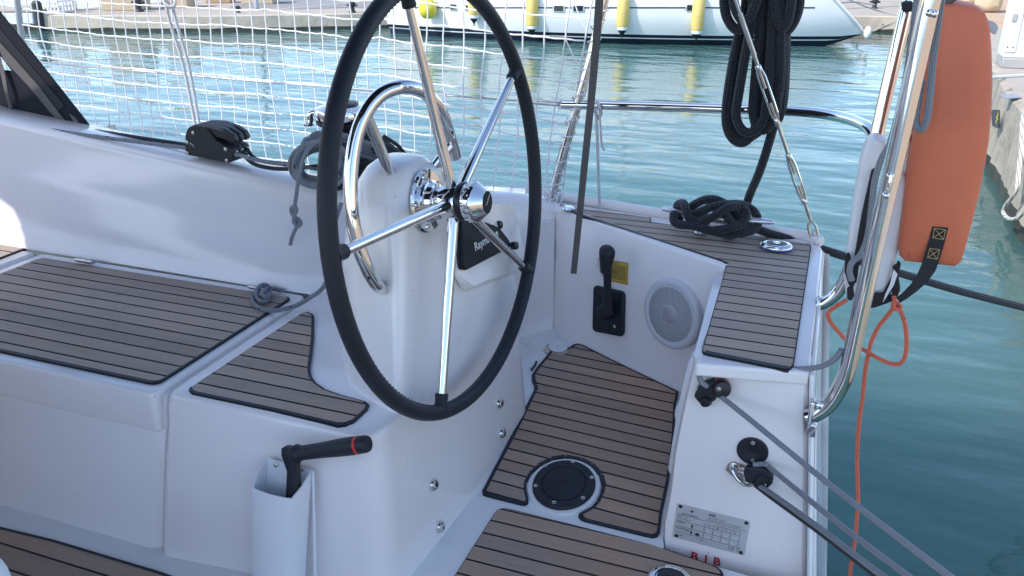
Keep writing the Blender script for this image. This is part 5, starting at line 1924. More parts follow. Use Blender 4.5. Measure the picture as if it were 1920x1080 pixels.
b.tube([PY(1772, 6, YL + .02), PY(1790, -8, YL + .02), PY(1760, -22, YL + .03), PY(1720, -40, YL + .04)], .007, 8, sm=4)
b.build('top_strap', 'webgrey', raft)
b = MB()
b.prism(rpoly([PY(x, y, YL + .06) for x, y in ((1852, 38), (1866, 42), (1873, 52), (1866, 66), (1856, 60))], .004), V((0, .02, 0)), 0)
b.build('buckle', 'gal', raft, bevel=.002)

bag = thing('rescue_sling_bag', 'white rescue sling bag with black straps hung between the rail legs', 'bag', PY(1640, 570, 1.95))
def bagp(lst, y0, m, name, thick, bev=.01, par=bag):
    bb = MB()
    bb.prism([PY(x, y, y0) for x, y in lst], V((0, thick, 0)), 0)
    return bb.build(name, m, par, bevel=bev, seg=3)
bagp([(1632, 262), (1645, 262), (1662, 268), (1655, 300), (1640, 345), (1625, 420), (1612, 490), (1606, 560), (1598, 560), (1586, 556), (1582, 520), (1588, 470), (1600, 380), (1612, 310), (1620, 280)], 1.905, 'bag', 'cover', .08, .012)
bagp([(1686, 322), (1698, 332), (1703.5, 352), (1701, 400), (1690, 446), (1678, 500), (1668, 540), (1655, 551), (1628, 550), (1634, 510), (1650, 420), (1668, 350)], 1.90, 'bag', 'cover', .085, .014)
bagp([(1634, 320), (1641, 316), (1640, 345), (1626, 420), (1612, 492), (1606, 532), (1598, 530), (1602, 480), (1616, 400)], 1.895, 'webblack', 'gap_lining', .02, .003)
bagp([(1585, 478), (1592, 474), (1600, 500), (1604, 530), (1598, 545), (1590, 532), (1583, 510)], 1.89, 'webblack', 'strap', .012, .004)
bagp([(1588, 540), (1600, 540), (1602, 556), (1596, 566), (1588, 562)], 1.885, 'webblack', 'strap', .012, .004)
bagp([(1626, 551), (1656, 551), (1672, 520), (1684, 490), (1690, 496), (1680, 530), (1668, 556), (1690, 550), (1686, 562), (1640, 578), (1624, 580)], 1.885, 'webblack', 'strap', .014, .004)
bagp([(1674, 500), (1682, 496), (1688, 540), (1686, 566), (1678, 574), (1672, 560)], 1.88, 'webblack', 'strap', .012, .004)
bagp([(1676, 505), (1683, 515), (1676, 535), (1662, 558), (1655, 568), (1660, 552), (1668, 535)], 1.878, 'bag', 'flap', .004, .001)
bagp([(1686, 548), (1692, 552), (1688, 568), (1680, 580), (1677, 576)], 1.876, 'bag', 'flap', .004, .001)
b = MB()
for k in range(3):
    b.tube([PY(1704 + 5 * k, 236, 1.93), PY(1698 + 4 * k, 290, 1.93), PY(1690 + 4 * k, 335, 1.93)], .006, 8, sm=3)
b.build('sling_folds', 'bag', bag)
b = MB()
b.tube([PY(1713, 244, 1.90), PY(1703, 258, 1.895), PY(1697, 266, 1.895)], .007, 12)
b.build('bar_end', 'chrome', bag)

b = MB()     # grey line beside the rail legs
b.tube([PY(1722, -30, 1.90), PY(1718, 10, 1.88), PY(1710, 70, 1.87), PY(1700, 140, 1.86), (PY(1684, 215, 1.85)), PY(1668, 270, 1.85), PY(1652, 300, 1.85), PY(1640, 340, 1.85), PY(1634, 390, 1.85), PY(1629, 430, 1.855), PY(1622, 460, 1.86), PY(1612, 480, 1.86), PY(1604, 486, 1.86), PY(1596, 495, 1.855), PY(1593, 510, 1.855), PY(1597, 526, 1.855)], .0066, 10, sm=6)
b.tube([PY(1768, -20, 1.70), PY(1762, 20, 1.72), PY(1752, 90, 1.75), PY(1746, 150, 1.76), PY(1740, 210, 1.76), PY(1734, 234, 1.76), PY(1727, 243, 1.762), PY(1720, 238, 1.765), PY(1718, 222, 1.77), PY(1722, 190, 1.77), PY(1728, 150, 1.77)], .0068, 10, sm=6)
tag(b.build('topping_line', 'plaingrey'), 'grey braided line hanging in bights along the stern rail legs', 'rope')

ol = thing('orange_line', 'thin orange floating line knotted and hanging down to the water', 'rope', PY(1680, 575, 1.87))
b = MB()
YO = 1.87
def OP(x, y, d=0.0):
    return PY(x, y, YO - d)
b.tube([OP(1588, 562), OP(1578, 568), OP(1562, 578), OP(1553, 588), OP(1556, 602), OP(1570, 620), OP(1590, 640, -.015), OP(1612, 652, -.02), OP(1640, 668), OP(1662, 679), OP(1678, 683), OP(1690, 680), OP(1697, 668), OP(1700, 645), OP(1698, 615), OP(1692, 592), OP(1686, 578), OP(1679, 568), OP(1674, 572, .008), OP(1680, 580, .012), OP(1688, 577, .006), OP(1682, 568, .0)], .0047, 9, sm=6)
b.tube([OP(1676, 555, .006), OP(1677, 566, .008), OP(1674, 578, .01), OP(1664, 592), OP(1648, 612), OP(1634, 640), OP(1627, 670), OP(1621, 705), OP(1617, 750), OP(1612, 780), OP(1609, 820), OP(1607, 860), OP(1608, 900), OP(1609, 940), OP(1606, 980), OP(1603, 1015), OP(1598, 1045), OP(1594, 1075), OP(1592, 1120), OP(1592, 1280)], .0047, 9, sm=6)
b.build('line', 'orangerope', ol)

# ================================================================== BIMINI OVER THE COCKPIT (unseen, outline cut to shape the shade and sun patch)
bim = thing('shade_bimini', 'unseen dark canvas canopy above the cockpit, cut to shape its shade and sun patch', 'awning', W(-1.4, .6, .62))
b = MB()
BO = [(-3.36, -1.1), (-1.25, -1.1), (-1.0, -.05), (-.42, .02), (-.17, .6), (-.17, 1.98), (-1.7, 1.98), (-2.2, 1.78), (-2.75, 1.58), (-3.7, 1.38), (-3.7, 1.03), (-3.46, 1.0), (-3.38, .955), (-3.36, .90)]  # edges and notch placed for where sun and shade should fall
b.prism([W(x, y, .62 + .05 * math.cos((y - .6) * .9)) for x, y in BO], V((0, 0, .006)), 0)
b.build('canopy', 'canvas', bim)
for x in (-3.3, -1.8, -.22):
    b = MB()
    b.tube([W(x, -.45 if x < -1 else .8, .645), W(x, .9, .655), W(x, 1.4, .64)], .0125, 10, sm=3)
    b.build('bow', 'chrome', bim)
# ================================================================== HARBOUR
zW = -1.9
zQ = -1.57
zR = -1.25
# water
m, nt, bs_, out_ = newmat('harbour_water')
bs_.inputs['Roughness'].default_value = 0.03
bs_.inputs['IOR'].default_value = 1.333
tc = nt.new('ShaderNodeTexCoord').outputs['Object']
big = nt.noise(tc, 0.18, 3, 0.5)
nt.l.new(nt.mix(nt.ramp(big, .35, .65), (0.056, 0.134, 0.126), (0.068, 0.156, 0.146)), bs_.inputs['Base Color'])
w1 = nt.noise(tc, 1.0, 2.5, 0.5, (0.75, 1.9, 1))
w2 = nt.noise(tc, 1.0, 3, 0.55, (2.6, 5.2, 1))
w3 = nt.noise(tc, 1.0, 2, 0.5, (0.22, 0.5, 1))
hh = nt.math('ADD', nt.math('MULTIPLY', w1, 0.70), nt.math('MULTIPLY', w2, 0.13))
hh = nt.math('ADD', hh, nt.math('MULTIPLY', w3, 1.0))
bp = nt.new('ShaderNodeBump')
bp.inputs['Strength'].default_value = 1.0
bp.inputs['Distance'].default_value = 0.052
nt.l.new(hh, bp.inputs['Height'])
nt.l.new(bp.outputs[0], bs_.inputs['Normal'])
bs_.subsurface_method = 'BURLEY'
bs_.inputs['Subsurface Weight'].default_value = 1.0
bs_.inputs['Subsurface Radius'].default_value = (0.7, 1.0, 1.0)
bs_.inputs['Subsurface Scale'].default_value = 3.0
M['water'] = m
b = MB()
b.add([W(-400, -300, zW), W(400, -300, zW), W(400, 700, zW), W(-400, 700, zW)], [[0, 1, 2, 3]], 0, False)
struct(b.build('water', 'water'))
b = MB()
b.add([W(-420, -320, zW - 4), W(420, -320, zW - 4), W(420, 720, zW - 4), W(-420, 720, zW - 4)], [[0, 1, 2, 3]], 0, False)
struct(b.build('seabed', 'sand'))

# far quay
front = [PZ(74, 58, zW), PZ(180, 59.5, zW), PZ(400, 60, zW), PZ(640, 55, zW), W(-9.2, 17.95, zW), W(-4.0, 19.8, zW), W(.75, 20.75, zW), W(1.25, 20.75, zW)]
ft = [V((p.x, p.y + .05, zQ + H)) for p in front]
back = [W(60, 24, zQ), W(60, 90, zQ), W(-22, 90, zQ), PZ(470, -12, zQ), PZ(330, 2, zQ), PZ(200, 11, zQ), PZ(110, 21, zQ), PZ(78, 25, zQ)]
b = MB()
n_ = len(front)
# wall in two bands: concrete above, weed-stained foot
N = 10
def wallrow(p, q):
    return [p.lerp(q, k / 6) for k in range(7)]
lowr, midr, topr, topb = [], [], [], []
for i in range(n_ - 1):
    for k in range(N):
        t = k / N
        p = front[i].lerp(front[i + 1], t); q = ft[i].lerp(ft[i + 1], t)
        j_ = .03 * MN.noise(V((p.x * 1.3, p.y, 2)))
        lowr.append(V((p.x, p.y + .03 + j_, zW - .3 + H)))
        midr.append(V((p.x, p.y + .02 + j_, zW + .07 + .03 * MN.noise(V((p.x * 2, 0, 0))) + H)))
        topr.append(q + V((0, j_ * .5 - .02, -.02)))
        topb.append(q + V((0, .03, 0)))
b.loft([lowr, midr], 1, False, False, True)
b.loft([midr, topr, topb], 0, False, False, True)
# left end face
e0 = [lowr[0], midr[0], topr[0], topb[0]]
bk = [V((back[-1].x, back[-1].y, p.z)) for p in e0]
b.loft([e0, bk], 0, False, False, False)
struct(b.build('far_quay', ['conc', 'algae']))
b = MB()
b.add(topb + back, [list(range(len(topb) + len(back)))], 0, False)
struct(b.build('quay_pavement', 'conctop'))
b = MB()
road = [PZ(430, 14, zQ + .004), PZ(560, 16, zQ + .004), PZ(735, 14, zQ + .004), W(-9, 25, zQ + .004), W(40, 34, zQ + .004), W(40, 88, zQ + .004), W(-22, 88, zQ + .004), PZ(470, -10, zQ + .004)]
b.add(road, [list(range(len(road)))], 0, False)
struct(b.build('quay_road', 'asphalt'))
b = MB()
c1 = spline([PZ(x, y, zQ + .008) for x, y in ((500, 19.0), (560, 13.5), (610, 8.5), (660, 3), (720, -6))], 6)
b.loft([[p, p + V((.06, .16, 0))] for p in c1], 0, False, False, False)
struct(b.build('road_marking', 'white'))

def blockat(x0, x1, yb, hgt, dep, mname, name, label, cat, group=None, z=zQ, bev=.02):
    p0, p1 = PZ(x0, yb, z), PZ(x1, yb, z)
    d = (p1 - p0); d.z = 0
    away = V((-d.y, d.x, 0)).normalized()
    if away.y < 0:
        away = -away
    b = MB()
    rnd = random.Random(int(x0))
    P = [p0, p1, p1 + away * dep, p0 + away * dep]
    b.loft([[p for p in P], [p + V((rnd.uniform(-.02, .02), rnd.uniform(-.02, .02), hgt + rnd.uniform(-.02, .02))) for p in P]], 0, True, True, False)
    o = b.build(name, mname, bevel=bev, seg=2)
    tag(o, label, cat, group)
    return o
gq = 'sandstone blocks along the far quay'
blockat(191, 263, 20, .62, .7, 'stone', 'stone_block', 'large beige stone block on the far quay beside the black bollard', 'stone block', gq)
blockat(303, 352, 15, .60, .6, 'stone', 'stone_block', 'beige stone block on the quay behind the doubled white line', 'stone block', gq)
blockat(385, 432, 6, .40, .5, 'sand', 'stone_block', 'low rough beige block between the two larger stone blocks', 'stone block', gq)
blockat(452, 512, 8, .55, .7, 'stone', 'stone_block', 'beige stone block at the top edge by the grey lamp post', 'stone block', gq)
blockat(1846, 1882, 24, .55, .5, 'stone', 'stone_block', 'rounded sand-coloured boulder left of the white power pedestal', 'stone block', None, zR, .12)
blockat(1805, 1842, 14, .5, .5, 'stone', 'stone_block', 'sand-coloured boulder above the top of the orange raft', 'stone block', None, zR, .12)

def bollard(px, py, z, label, s=1.0):
    p = PZ(px, py, z)
    t = thing('quay_bollard', label, 'bollard', p, 'cast iron bollards on the far quay')
    b = MB()
    b.lathe([(.11 * s, 0), (.10 * s, .03 * s), (.065 * s, .06 * s), (.065 * s, .18 * s), (.10 * s, .21 * s), (.10 * s, .27 * s), (.05 * s, .30 * s)], p, ZU, 18)
    b.build('post', 'iron', t)
    b = MB()
    b.tube([p + V((-.16 * s, 0, .2 * s)), p + V((.16 * s, 0, .2 * s))], .03 * s, 10)
    b.build('cross_bar', 'iron', t)
bollard(261, 22, zQ, 'black iron bollard in front of the large beige block on the far quay')
bollard(447, 24, zQ, 'low black bollard on the far quay left of the lamp post', .5)
bollard(661, 24, zQ, 'low black bollard on the far quay close to the wheel rim', .8)
bollard(1639, 16, zQ, 'low black bollard on the quay corner behind the moored yacht stern', .75)

lp = thing('lamp_post', 'grey metal lamp post standing on the far quay', 'lamp post', PZ(482, 20, zQ))
p = PZ(482, 20, zQ)
b = MB(); b.lathe([(.06, 0), (.06, .3), (.05, .32), (.04, 5.2)], p, ZU, 16); b.build('post', 'gal', lp)
b = MB(); b.lathe([(.04, 5.2), (.16, 5.25), (.18, 5.45), (.05, 5.55)], p, ZU, 18); b.build('lamp_head', 'gal', lp)

# plastic crate and white post at the left end of the quay
cp = PZ(94, 24, zQ)
crt = thing('plastic_crate', 'white slatted plastic crate on the end of the far quay', 'crate', cp)
b = MB()
for k in range(6):
    b.box(cp + V((-.25 + .1 * k, 0, .24)), (.035, .02, .48)); b.box(cp + V((-.25 + .1 * k, .4, .24)), (.035, .02, .48))
for k in range(5):
    b.box(cp + V((0, -.012, .03 + .105 * k)), (.56, .02, .03)); b.box(cp + V((-.28, .2, .03 + .105 * k)), (.02, .4, .03)); b.box(cp + V((.28, .2, .03 + .105 * k)), (.02, .4, .03))
b.build('slats', 'white', crt)
b = MB(); b.box(cp + V((0, .2, .012)), (.55, .4, .02)); b.build('floor', 'white', crt)
blockat(112, 136, 20, .75, .3, 'white', 'white_bin', 'white upright bin beside the slatted crate on the quay', 'bin', None, zQ, .03)
# pontoon at the left
pt = thing('pontoon', 'pale grey floating pontoon at the left end of the far quay', 'pontoon', PZ(20, 48, zW))
q0, q1 = PZ(-140, 46, zW + .12), PZ(66, 47, zW + .12)
d = (q1 - q0).normalized(); aw = V((-d.y, d.x, 0))
b = MB(); b.prism([q0, q1, q1 + aw * 1.6, q0 + aw * 1.6], V((0, 0, .26)), 0); b.build('float', 'white', pt, bevel=.04)
b = MB(); b.prism([q0 - V((0, 0, .14)), q1 - V((0, 0, .14)), q1 + aw * 1.4 - V((0, 0, .14)), q0 + aw * 1.4 - V((0, 0, .14))], V((0, 0, .14)), 0); b.build('dark_gap_band', 'algae', pt)  # dark band stands in for the shaded gap under the float
b = MB(); b.prism([q0 + V((0, 0, .262)), q1 + V((0, 0, .262)), q1 + aw * 1.6 + V((0, 0, .262)), q0 + aw * 1.6 + V((0, 0, .262))], V((0, 0, .03)), 0); b.build('deck', 'conctop', pt)
b = MB(); b.lathe([(.10, -.3), (.10, .45), (.06, .5)], q1 + d * .12, ZU, 16); b.build('pile_guide', 'iron', pt)
# breakwater beyond
b = MB()
rnd = random.Random(9)
bw = PZ(-60, 12, zQ)
rings = []
for k in range(26):
    x = -70 + k * 3.2
    y = 36 + .35 * (x + 34)
    rings.append([W(x, y - 1.6 + rnd.uniform(-.3, .3), zW - .2), W(x, y - .9 + rnd.uniform(-.3, .3), zW + .25 + rnd.uniform(-.1, .1)), W(x, y + rnd.uniform(-.2, .2), zW + .55 + rnd.uniform(-.12, .12)), W(x, y + 1.5, zW - .2)])
b.loft(rings, 0, False, False, False)
struct(b.build('rocky_shore', 'sand'))

# right-hand quay, close by
rw = [W(1.75, -7.0, zW), W(1.45, 2.0, zW), W(1.33, 6.6, zW), W(1.38, 8.8, zW), W(1.46, 10.0, zW), W(1.40, 14, zW), W(1.25, 20.75, zW)]
b = MB()
low, mid, mid2, tp, tb = [], [], [], [], []
for i in range(len(rw) - 1):
    K = 40
    for k in range(K + (i == len(rw) - 2)):
        p = rw[i].lerp(rw[i + 1], k / K)
        j1 = .05 * MN.noise(V((p.y * 2.1, 0, 1))) + .03 * MN.noise(V((p.y * 6, 0, 4)))
        j2 = .04 * MN.noise(V((p.y * 1.7, 3, 1))) + .03 * MN.noise(V((p.y * 5, 3, 1)))
        low.append(V((p.x - .02, p.y, zW - .5 + H)))
        mid.append(V((p.x + j1, p.y, zW + .10 + H)))
        mid2.append(V((p.x + .03 + j2, p.y, zW + .36 + H)))
        tp.append(V((p.x + .05 + j2 * .3, p.y, zR - .03 + H)))
        tb.append(V((p.x + .11, p.y, zR + H)))
b.loft([low, mid], 1, False, False, True)
b.loft([mid, mid2, tp, tb], 0, False, False, True)
struct(b.build('near_quay', ['oldconc', 'algae']))
b = MB()
cap_ = [V((p.x + .7, p.y, p.z)) for p in tb]
b.loft([tb, cap_], 0, False, False, False)
struct(b.build('quay_edge', 'conctop'))
b = MB()
b.add([W(1.9, -7, zR - .004), W(60, -7, zR - .004), W(60, 30, zR - .004), W(1.9, 30, zR - .004)], [[0, 1, 2, 3]], 0, False)
struct(b.build('sandy_ground', 'sand'))
b = MB()
b.prism([W(1.25, 20.7, zQ - .4), W(1.5, 20.7, zQ - .4), W(1.9, 30, zQ - .4), W(1.25, 30, zQ - .4)], V((0, 0, .39)), 0)
struct(b.build('quay_corner', 'conc'))

pe_c = PZ(1903, 128, zR)
ped = thing('power_pedestal', 'white marina power pedestal on a grey plinth on the quay', 'power pedestal', pe_c)
sx_ = (PZ(1930, 128, zR) - PZ(1874, 128, zR)).length
b = MB(); b.box(pe_c + V((.03, .18, .05)), (sx_ * 1.04, .42, .10)); b.build('plinth', 'greybase', ped, bevel=.01)
b = MB()
b.prism([pe_c + V((-sx_ * .45, .0, .10)), pe_c + V((sx_ * .55, .0, .10)), pe_c + V((sx_ * .55, .36, .10)), pe_c + V((-sx_ * .45, .36, .10))], V((0, 0, .62)), 0)
b.build('cabinet', 'white', ped, bevel=.015)
b = MB()
b.loft([[pe_c + V((x, y, .72)) for x, y in ((-sx_ * .47, -.02), (sx_ * .57, -.02), (sx_ * .57, .38), (-sx_ * .47, .38))], [pe_c + V((x, y, .86)) for x, y in ((-sx_ * .25, .06), (sx_ * .4, .06), (sx_ * .4, .3), (-sx_ * .25, .3))]], 0, True, True, False)
b.build('hood', 'white', ped, bevel=.015)
b = MB(); b.prism([pe_c + V((-sx_ * .42, -.003, .16)), pe_c + V((-sx_ * .10, -.003, .16)), pe_c + V((-sx_ * .10, -.003, .66)), pe_c + V((-sx_ * .42, -.003, .66))], V((0, -.012, 0)), 0)
dr_ = b.build('door', 'white', ped, bevel=.006)
b = MB(); b.box(pe_c + V((-sx_ * .34, -.022, .50)), (.045, .014, .075)); b.build('latch', 'greybase', dr_, bevel=.004)
for k in (0, .05):
    b = MB(); b.ball(pe_c + V((-sx_ * .36 + k, -.018, .21)), .008, 8); b.build('bolt', 'ink', dr_)
b = MB(); b.lathe([(.045, 0), (.045, .03), (.03, .04)], pe_c + V((sx_ * .12, 0, .53)), (0, -1, 0), 18); b.build('socket_cap', 'bluepaint', ped)

# old rope hung on the quay wall, cord on the paving, number plates
b = MB()
b.tube([PZ(1960, 200, zR + .02), PX(1921, 212, 1.30), PX(1915, 290, 1.27), PX(1910, 345, 1.26), PX(1899, 368, 1.25), PX(1888, 382, 1.245), PX(1881, 396, 1.245), PX(1888, 408, 1.245), PX(1900, 411, 1.25), PX(1914, 404, 1.26), PX(1930, 380, 1.28)], .014, 10, sm=6)
b.tube([PZ(1965, 196, zR + .02), PX(1926, 215, 1.31), PX(1918, 290, 1.28), PX(1909, 352, 1.27), PX(1907, 340, 1.275), PX(1914, 280, 1.29), PX(1924, 225, 1.32)], .012, 10, sm=6)
tag(b.build('quay_rope', 'oldrope'), 'old laid rope looped down over the quay wall at the right edge', 'rope')
b = MB()
b.tube([PZ(1840, 146, zR + .012), PZ(1880, 144, zR + .012), PZ(1935, 141, zR + .012), PZ(2000, 139, zR + .012)], .018, 8, sm=4)
tag(b.build('ground_cord', 'whiterope'), 'white cord lying across the quay paving below the pedestal', 'rope')
wp = PX(1870, 223, 1.37)
b = MB()
b.prism([PX(1863, 206, 1.35), PX(1875, 206, 1.38), PX(1876, 241, 1.38), PX(1865, 236, 1.35)], V((-.02, 0, 0)), 0)
bpz = b.build('wall_plate', 'iron')
tag(bpz, 'dark square plate with a yellow mark on the quay wall', 'sign')
b = MB()
cpt = PX(1869.5, 221, 1.325)
for k in range(6):
    a = 2 * PI * k / 6
    d = V((0, math.cos(a), math.sin(a))); e = V((0, -math.sin(a), math.cos(a)))
    b.add([cpt + e * .012, cpt + d * .075, cpt - e * .012], [[0, 1, 2]], 0, False)
b.build('yellow_mark', 'fenderround', bpz)
b = MB()
b.prism([PZ(1874, 178, zR + .004), PZ(1904, 177, zR + .004), PZ(1916, 184, zR + .004), PZ(1884, 185, zR + .004)], V((0, 0, .006)), 0)
tag(b.build('number_plate', 'gal'), 'flat grey plate let into the top of the quay edge', 'sign')

# ================================================================== MOORED YACHT
S0 = W(-8.95, 16.75, zW); S1 = W(.05, 19.15, zW)        # stem and stern on the centreline
du = (S1 - S0).normalized(); LU = (S1 - S0).length
dn_ = V((-du.y, du.x, 0))
if dn_.y > 0:
    dn_ = -dn_                                            # towards us
my = thing('moored_yacht', 'long white yacht moored along the far quay with yellow fenders over its side', 'boat', S0)
def HB(t):                                               # half beam at deck
    return 1.72 * max(0.0, math.sin(PI * min(1, (t * .62 + .0)) ** .80)) if t < .80 else 1.72 * math.sin(PI * (.80 * .62) ** .80) * (1 - .16 * ((t - .8) / .2) ** 2)
def sheer(t):
    return 1.18 + .10 * (1 - t) if t < .885 else 1.18 + .10 * (1 - t) - (t - .885) / .115 * .95
ST = []
NS = 40
zl = (-.30, -.02, .085, .1, .14, .30, .55, .80, 1.0)
rows = []
for i in range(NS + 1):
    t = i / NS
    hb = max(.03, HB(t))
    sh = sheer(t)
    run = max(0, (t - .90) / .10)
    col = []
    for k, z in enumerate((-.35, -.02, .105, .125, .185, .34, .55, .78, 1.0)):
        f = k / 8
        zz = min(z, sh) if k < 8 else sh
        zz = max(zz, .30 * run ** 1.3 - (.05 if k < 2 else 0)) if run > 0 else zz
        zz = min(zz, sh) if run > 0 else zz
        wf_ = (.80 + .20 * min(1, max(0, (zz + .1) / .6)) ** .6)
        bowcut = 1 - (1 - min(1, t / .12)) * .25 * (1 - f)
        shiftx = -.16 * f * max(0, 1 - t / .1) 
        col.append(S0 + du * (LU * t + shiftx) + dn_ * hb * wf_ * bowcut + V((0, 0, zz)))
    rows.append(col)
def rows_slice(k0, k1):
    return [[c[k] for k in range(k0, k1 + 1)] for c in rows]
b = MB()
b.loft(rows_slice(0, 1), 2, False, False, True)
b.loft(rows_slice(1, 2), 1, False, False, True)
b.loft(rows_slice(2, 3), 0, False, False, True)
b.loft(rows_slice(3, 4), 1, False, False, True)
b.loft(rows_slice(4, 8), 0, False, False, True)
far = [[c[k] - dn_ * 2 * max(.03, HB(i / NS)) * .99 for k in (0, 4, 8)] for i, c in enumerate(rows)]
b.loft(far, 0, False, False, True)
b.loft([[c[8] for c in rows], [f[2] for f in far]], 0, False, False, True)      # deck
b.add([rows[-1][k] for k in range(9)] + [far[-1][2], far[-1][1], far[-1][0]], [list(range(12))], 0, False)
b.build('hull', ['hull', 'navy', 'antifoul'], my, ang=50)
def onside(t, z, off=0.0):
    i = min(NS - 1, int(t * NS)); u = t * NS - i
    col = [rows[i][k].lerp(rows[i + 1][k], u) for k in range(9)]
    for k in range(8):
        if col[k].z - (zW + H) <= z <= col[k + 1].z - (zW + H):
            s = (z - (col[k].z - zW - H)) / max(1e-6, (col[k + 1].z - col[k].z))
            return col[k].lerp(col[k + 1], s) + dn_ * off
    return col[8] + dn_ * off
def t_of(px):
    best = min(range(0, 400), key=lambda i: abs(proj(onside(i / 400, .55))[0] - px))
    return best / 400
def proj(p):
    d = p - EYE
    x, y, z = right.dot(d), down.dot(d), fwd.dot(d)
    return (960 + F * x / z, 540 + F * y / z)
def z_of(t, py):
    lo, hi = -.2, 1.15
    for _ in range(30):
        m_ = (lo + hi) / 2
        if proj(onside(t, m_))[1] > py:
            lo = m_
        else:
            hi = m_
    return lo
b = MB()
strp = []
for i in range(2, 33):
    t = i / 36
    zz = z_of(t, 14.5)
    strp.append([onside(t, zz - .012, .006), onside(t, zz + .012, .006)])
b.loft(strp, 0, False, False, False)
b.build('side_stripe', 'navy', my)
for px0, px1, py0, py1 in ((843, 858, 6, 19), (871, 887, 8, 20), (1036, 1058, 9, 22), (1073, 1096, 9, 22), (1285, 1305, 8, 21)):
    ta, tb_ = t_of(px0), t_of(px1)
    za, zb = z_of(ta, py1), z_of(ta, py0)
    q4 = [onside(ta, za, .004), onside(tb_, za, .004), onside(tb_, zb, .004), onside(ta, zb, .004)]
    b = MB(); b.prism(rpoly(q4, .03), dn_ * .016, 0); fr_o = b.build('window_frame', 'alu', my, bevel=.006)
    cq_ = sum(q4, V((0, 0, 0))) / 4
    b = MB(); b.prism(rpoly([cq_ + (p - cq_) * .78 for p in q4], .02), dn_ * .019, 0); b.build('window_pane', 'glass', fr_o)
# cabin, mast, rails (mostly above the picture, mirrored in the water)
b = MB()
def deckp(t, s, z):
    return S0 + du * LU * t + dn_ * s + V((0, 0, z))
b.loft([[deckp(.24, -.35, 1.2), deckp(.24, .35, 1.2), deckp(.27, .3, 1.38), deckp(.27, -.3, 1.38)], [deckp(.42, -.95, 1.2), deckp(.42, .95, 1.2), deckp(.43, .8, 1.6), deckp(.43, -.8, 1.6)], [deckp(.66, -1.0, 1.2), deckp(.66, 1.0, 1.2), deckp(.65, .85, 1.66), deckp(.65, -.85, 1.66)]], 0, True, True, False)
b.build('coachroof', 'hull', my, bevel=.04)
mast_t = t_of(1300)
b = MB(); b.tube([deckp(mast_t - .12, 0, 1.2), deckp(mast_t - .12, 0, 13)], [.09, .07], 12); b.build('mast', 'alu', my)
b = MB(); b.tube([deckp(mast_t - .12, 0, 2.3), deckp(.93, 0, 2.2)], .07, 10); b.tube([deckp(mast_t - .10, 0, 2.5), deckp(.9, 0, 2.42)], .17, 12); b.build('boom', 'hull', my)
b = MB()
for k in range(9):
    t = .06 + .1 * k
    p = onside(t, 1.3) - dn_ * .06
    b.tube([p, p + V((0, 0, .6))], .012, 8)
b.tube([onside(.06 + .02 * k, 1.3) - dn_ * .06 + V((0, 0, .6)) for k in range(41)], .006, 6)
b.build('guard_rail', 'steel', my)
b = MB()
tr_ = [rows[i][8] + V((0, 0, .005)) for i in range(NS - 4, NS + 1)]
b.tube([p + dn_ * .01 for p in tr_], .03, 8)
b.build('stern_rail_cap', 'hull', my)
b = MB()
b.ball(rows[-1][8] + V((.05, -.15, .03)), (.07, .07, .12), 14)
b.build('stern_fender', 'white', my)
# fenders
def fender(px, ybot, label, w=.115):
    t = t_of(px)
    zb = z_of(t, ybot - 12) + .0
    p = onside(t, zb, .13)
    p.z = zb + zW + H
    th = thing('cylinder_fender', label, 'fender', p, 'yellow fenders along the moored yacht')
    b = MB(); b.lathe([(.055, -.005), (.10, .02), (.115, .06), (.115, .60), (.10, .64), (.05, .67)], p, ZU, 22); b.build('body', 'fender', th)
    b = MB(); b.lathe([(.10, .018), (.098, -.03), (.085, -.045)], p, ZU, 22); b.build('white_collar', 'white', th)
    b = MB(); b.lathe([(.088, -.044), (.055, -.085), (.014, -.14), (.008, -.19)], p, ZU, 18); b.build('end_cone', 'black', th)
    b = MB(); b.tube([p + V((0, 0, .66)), p + V((0, 0, 1.1)) - dn_ * .08], .008, 6); b.build('lanyard', 'whiterope', th)
fender(891, 41, 'yellow cylindrical fender partly behind the wheel rim, second along the moored yacht')
fender(997, 61, 'yellow cylindrical fender seen between the wheel rim and the net leg')
fender(1167, 63, 'yellow cylindrical fender on the moored yacht just right of the webbing strap')
fender(1308, 70, 'yellow cylindrical fender on the moored yacht left of the black rope coil')
t = t_of(806)
p = onside(t, z_of(t, 14), .2)
rf = thing('round_fender', 'bright yellow pear-shaped fender near the bow of the moored yacht', 'fender', p)
b = MB(); b.lathe([(.0, -.21), (.09, -.19), (.16, -.12), (.185, -.02), (.165, .09), (.11, .18), (.055, .25), (.04, .30)], p, ZU, 26); b.build('body', 'fenderround', rf)
b = MB(); b.tube([p + V((0, 0, .30)), p + V((0, 0, .8)) - dn_ * .12], .008, 6); b.build('lanyard', 'whiterope', rf)
# stern and bow lines
b = MB()
sp0 = rows[-1][8]
b.tube([deckp(.93, .9, .95), PY(1640, 18, 20.2), PY(1700, 29, 20.3), PY(1760, 34, 20.4)], .014, 8, sm=5)
b.tube([deckp(.96, -.6, .6), PY(1600, 4, 20.2), PY(1640, 9, 20.5)], .014, 8, sm=5)
tag(b.build('stern_line', 'oldrope'), 'pale stern lines running from the moored yacht to the quay', 'rope')
b = MB()
b.tube([sp0 + V((.02, -.1, -.02)), PY(1610, 56, 19.4), PY(1640, 56, 19.6), PY(1672, 42, 19.9), PY(1705, 26, 20.3)], .014, 8, sm=5)
b.tube([sp0 + V((.05, -.1, -.04)), PY(1600, 60, 19.3), PY(1630, 60, 19.5), PY(1660, 50, 19.8), PY(1690, 38, 20.2)], .012, 8, sm=5)
tag(b.build('slack_line', 'oldrope'), 'slack mooring line drooping from the moored yacht stern to the quay', 'rope')
b = MB()
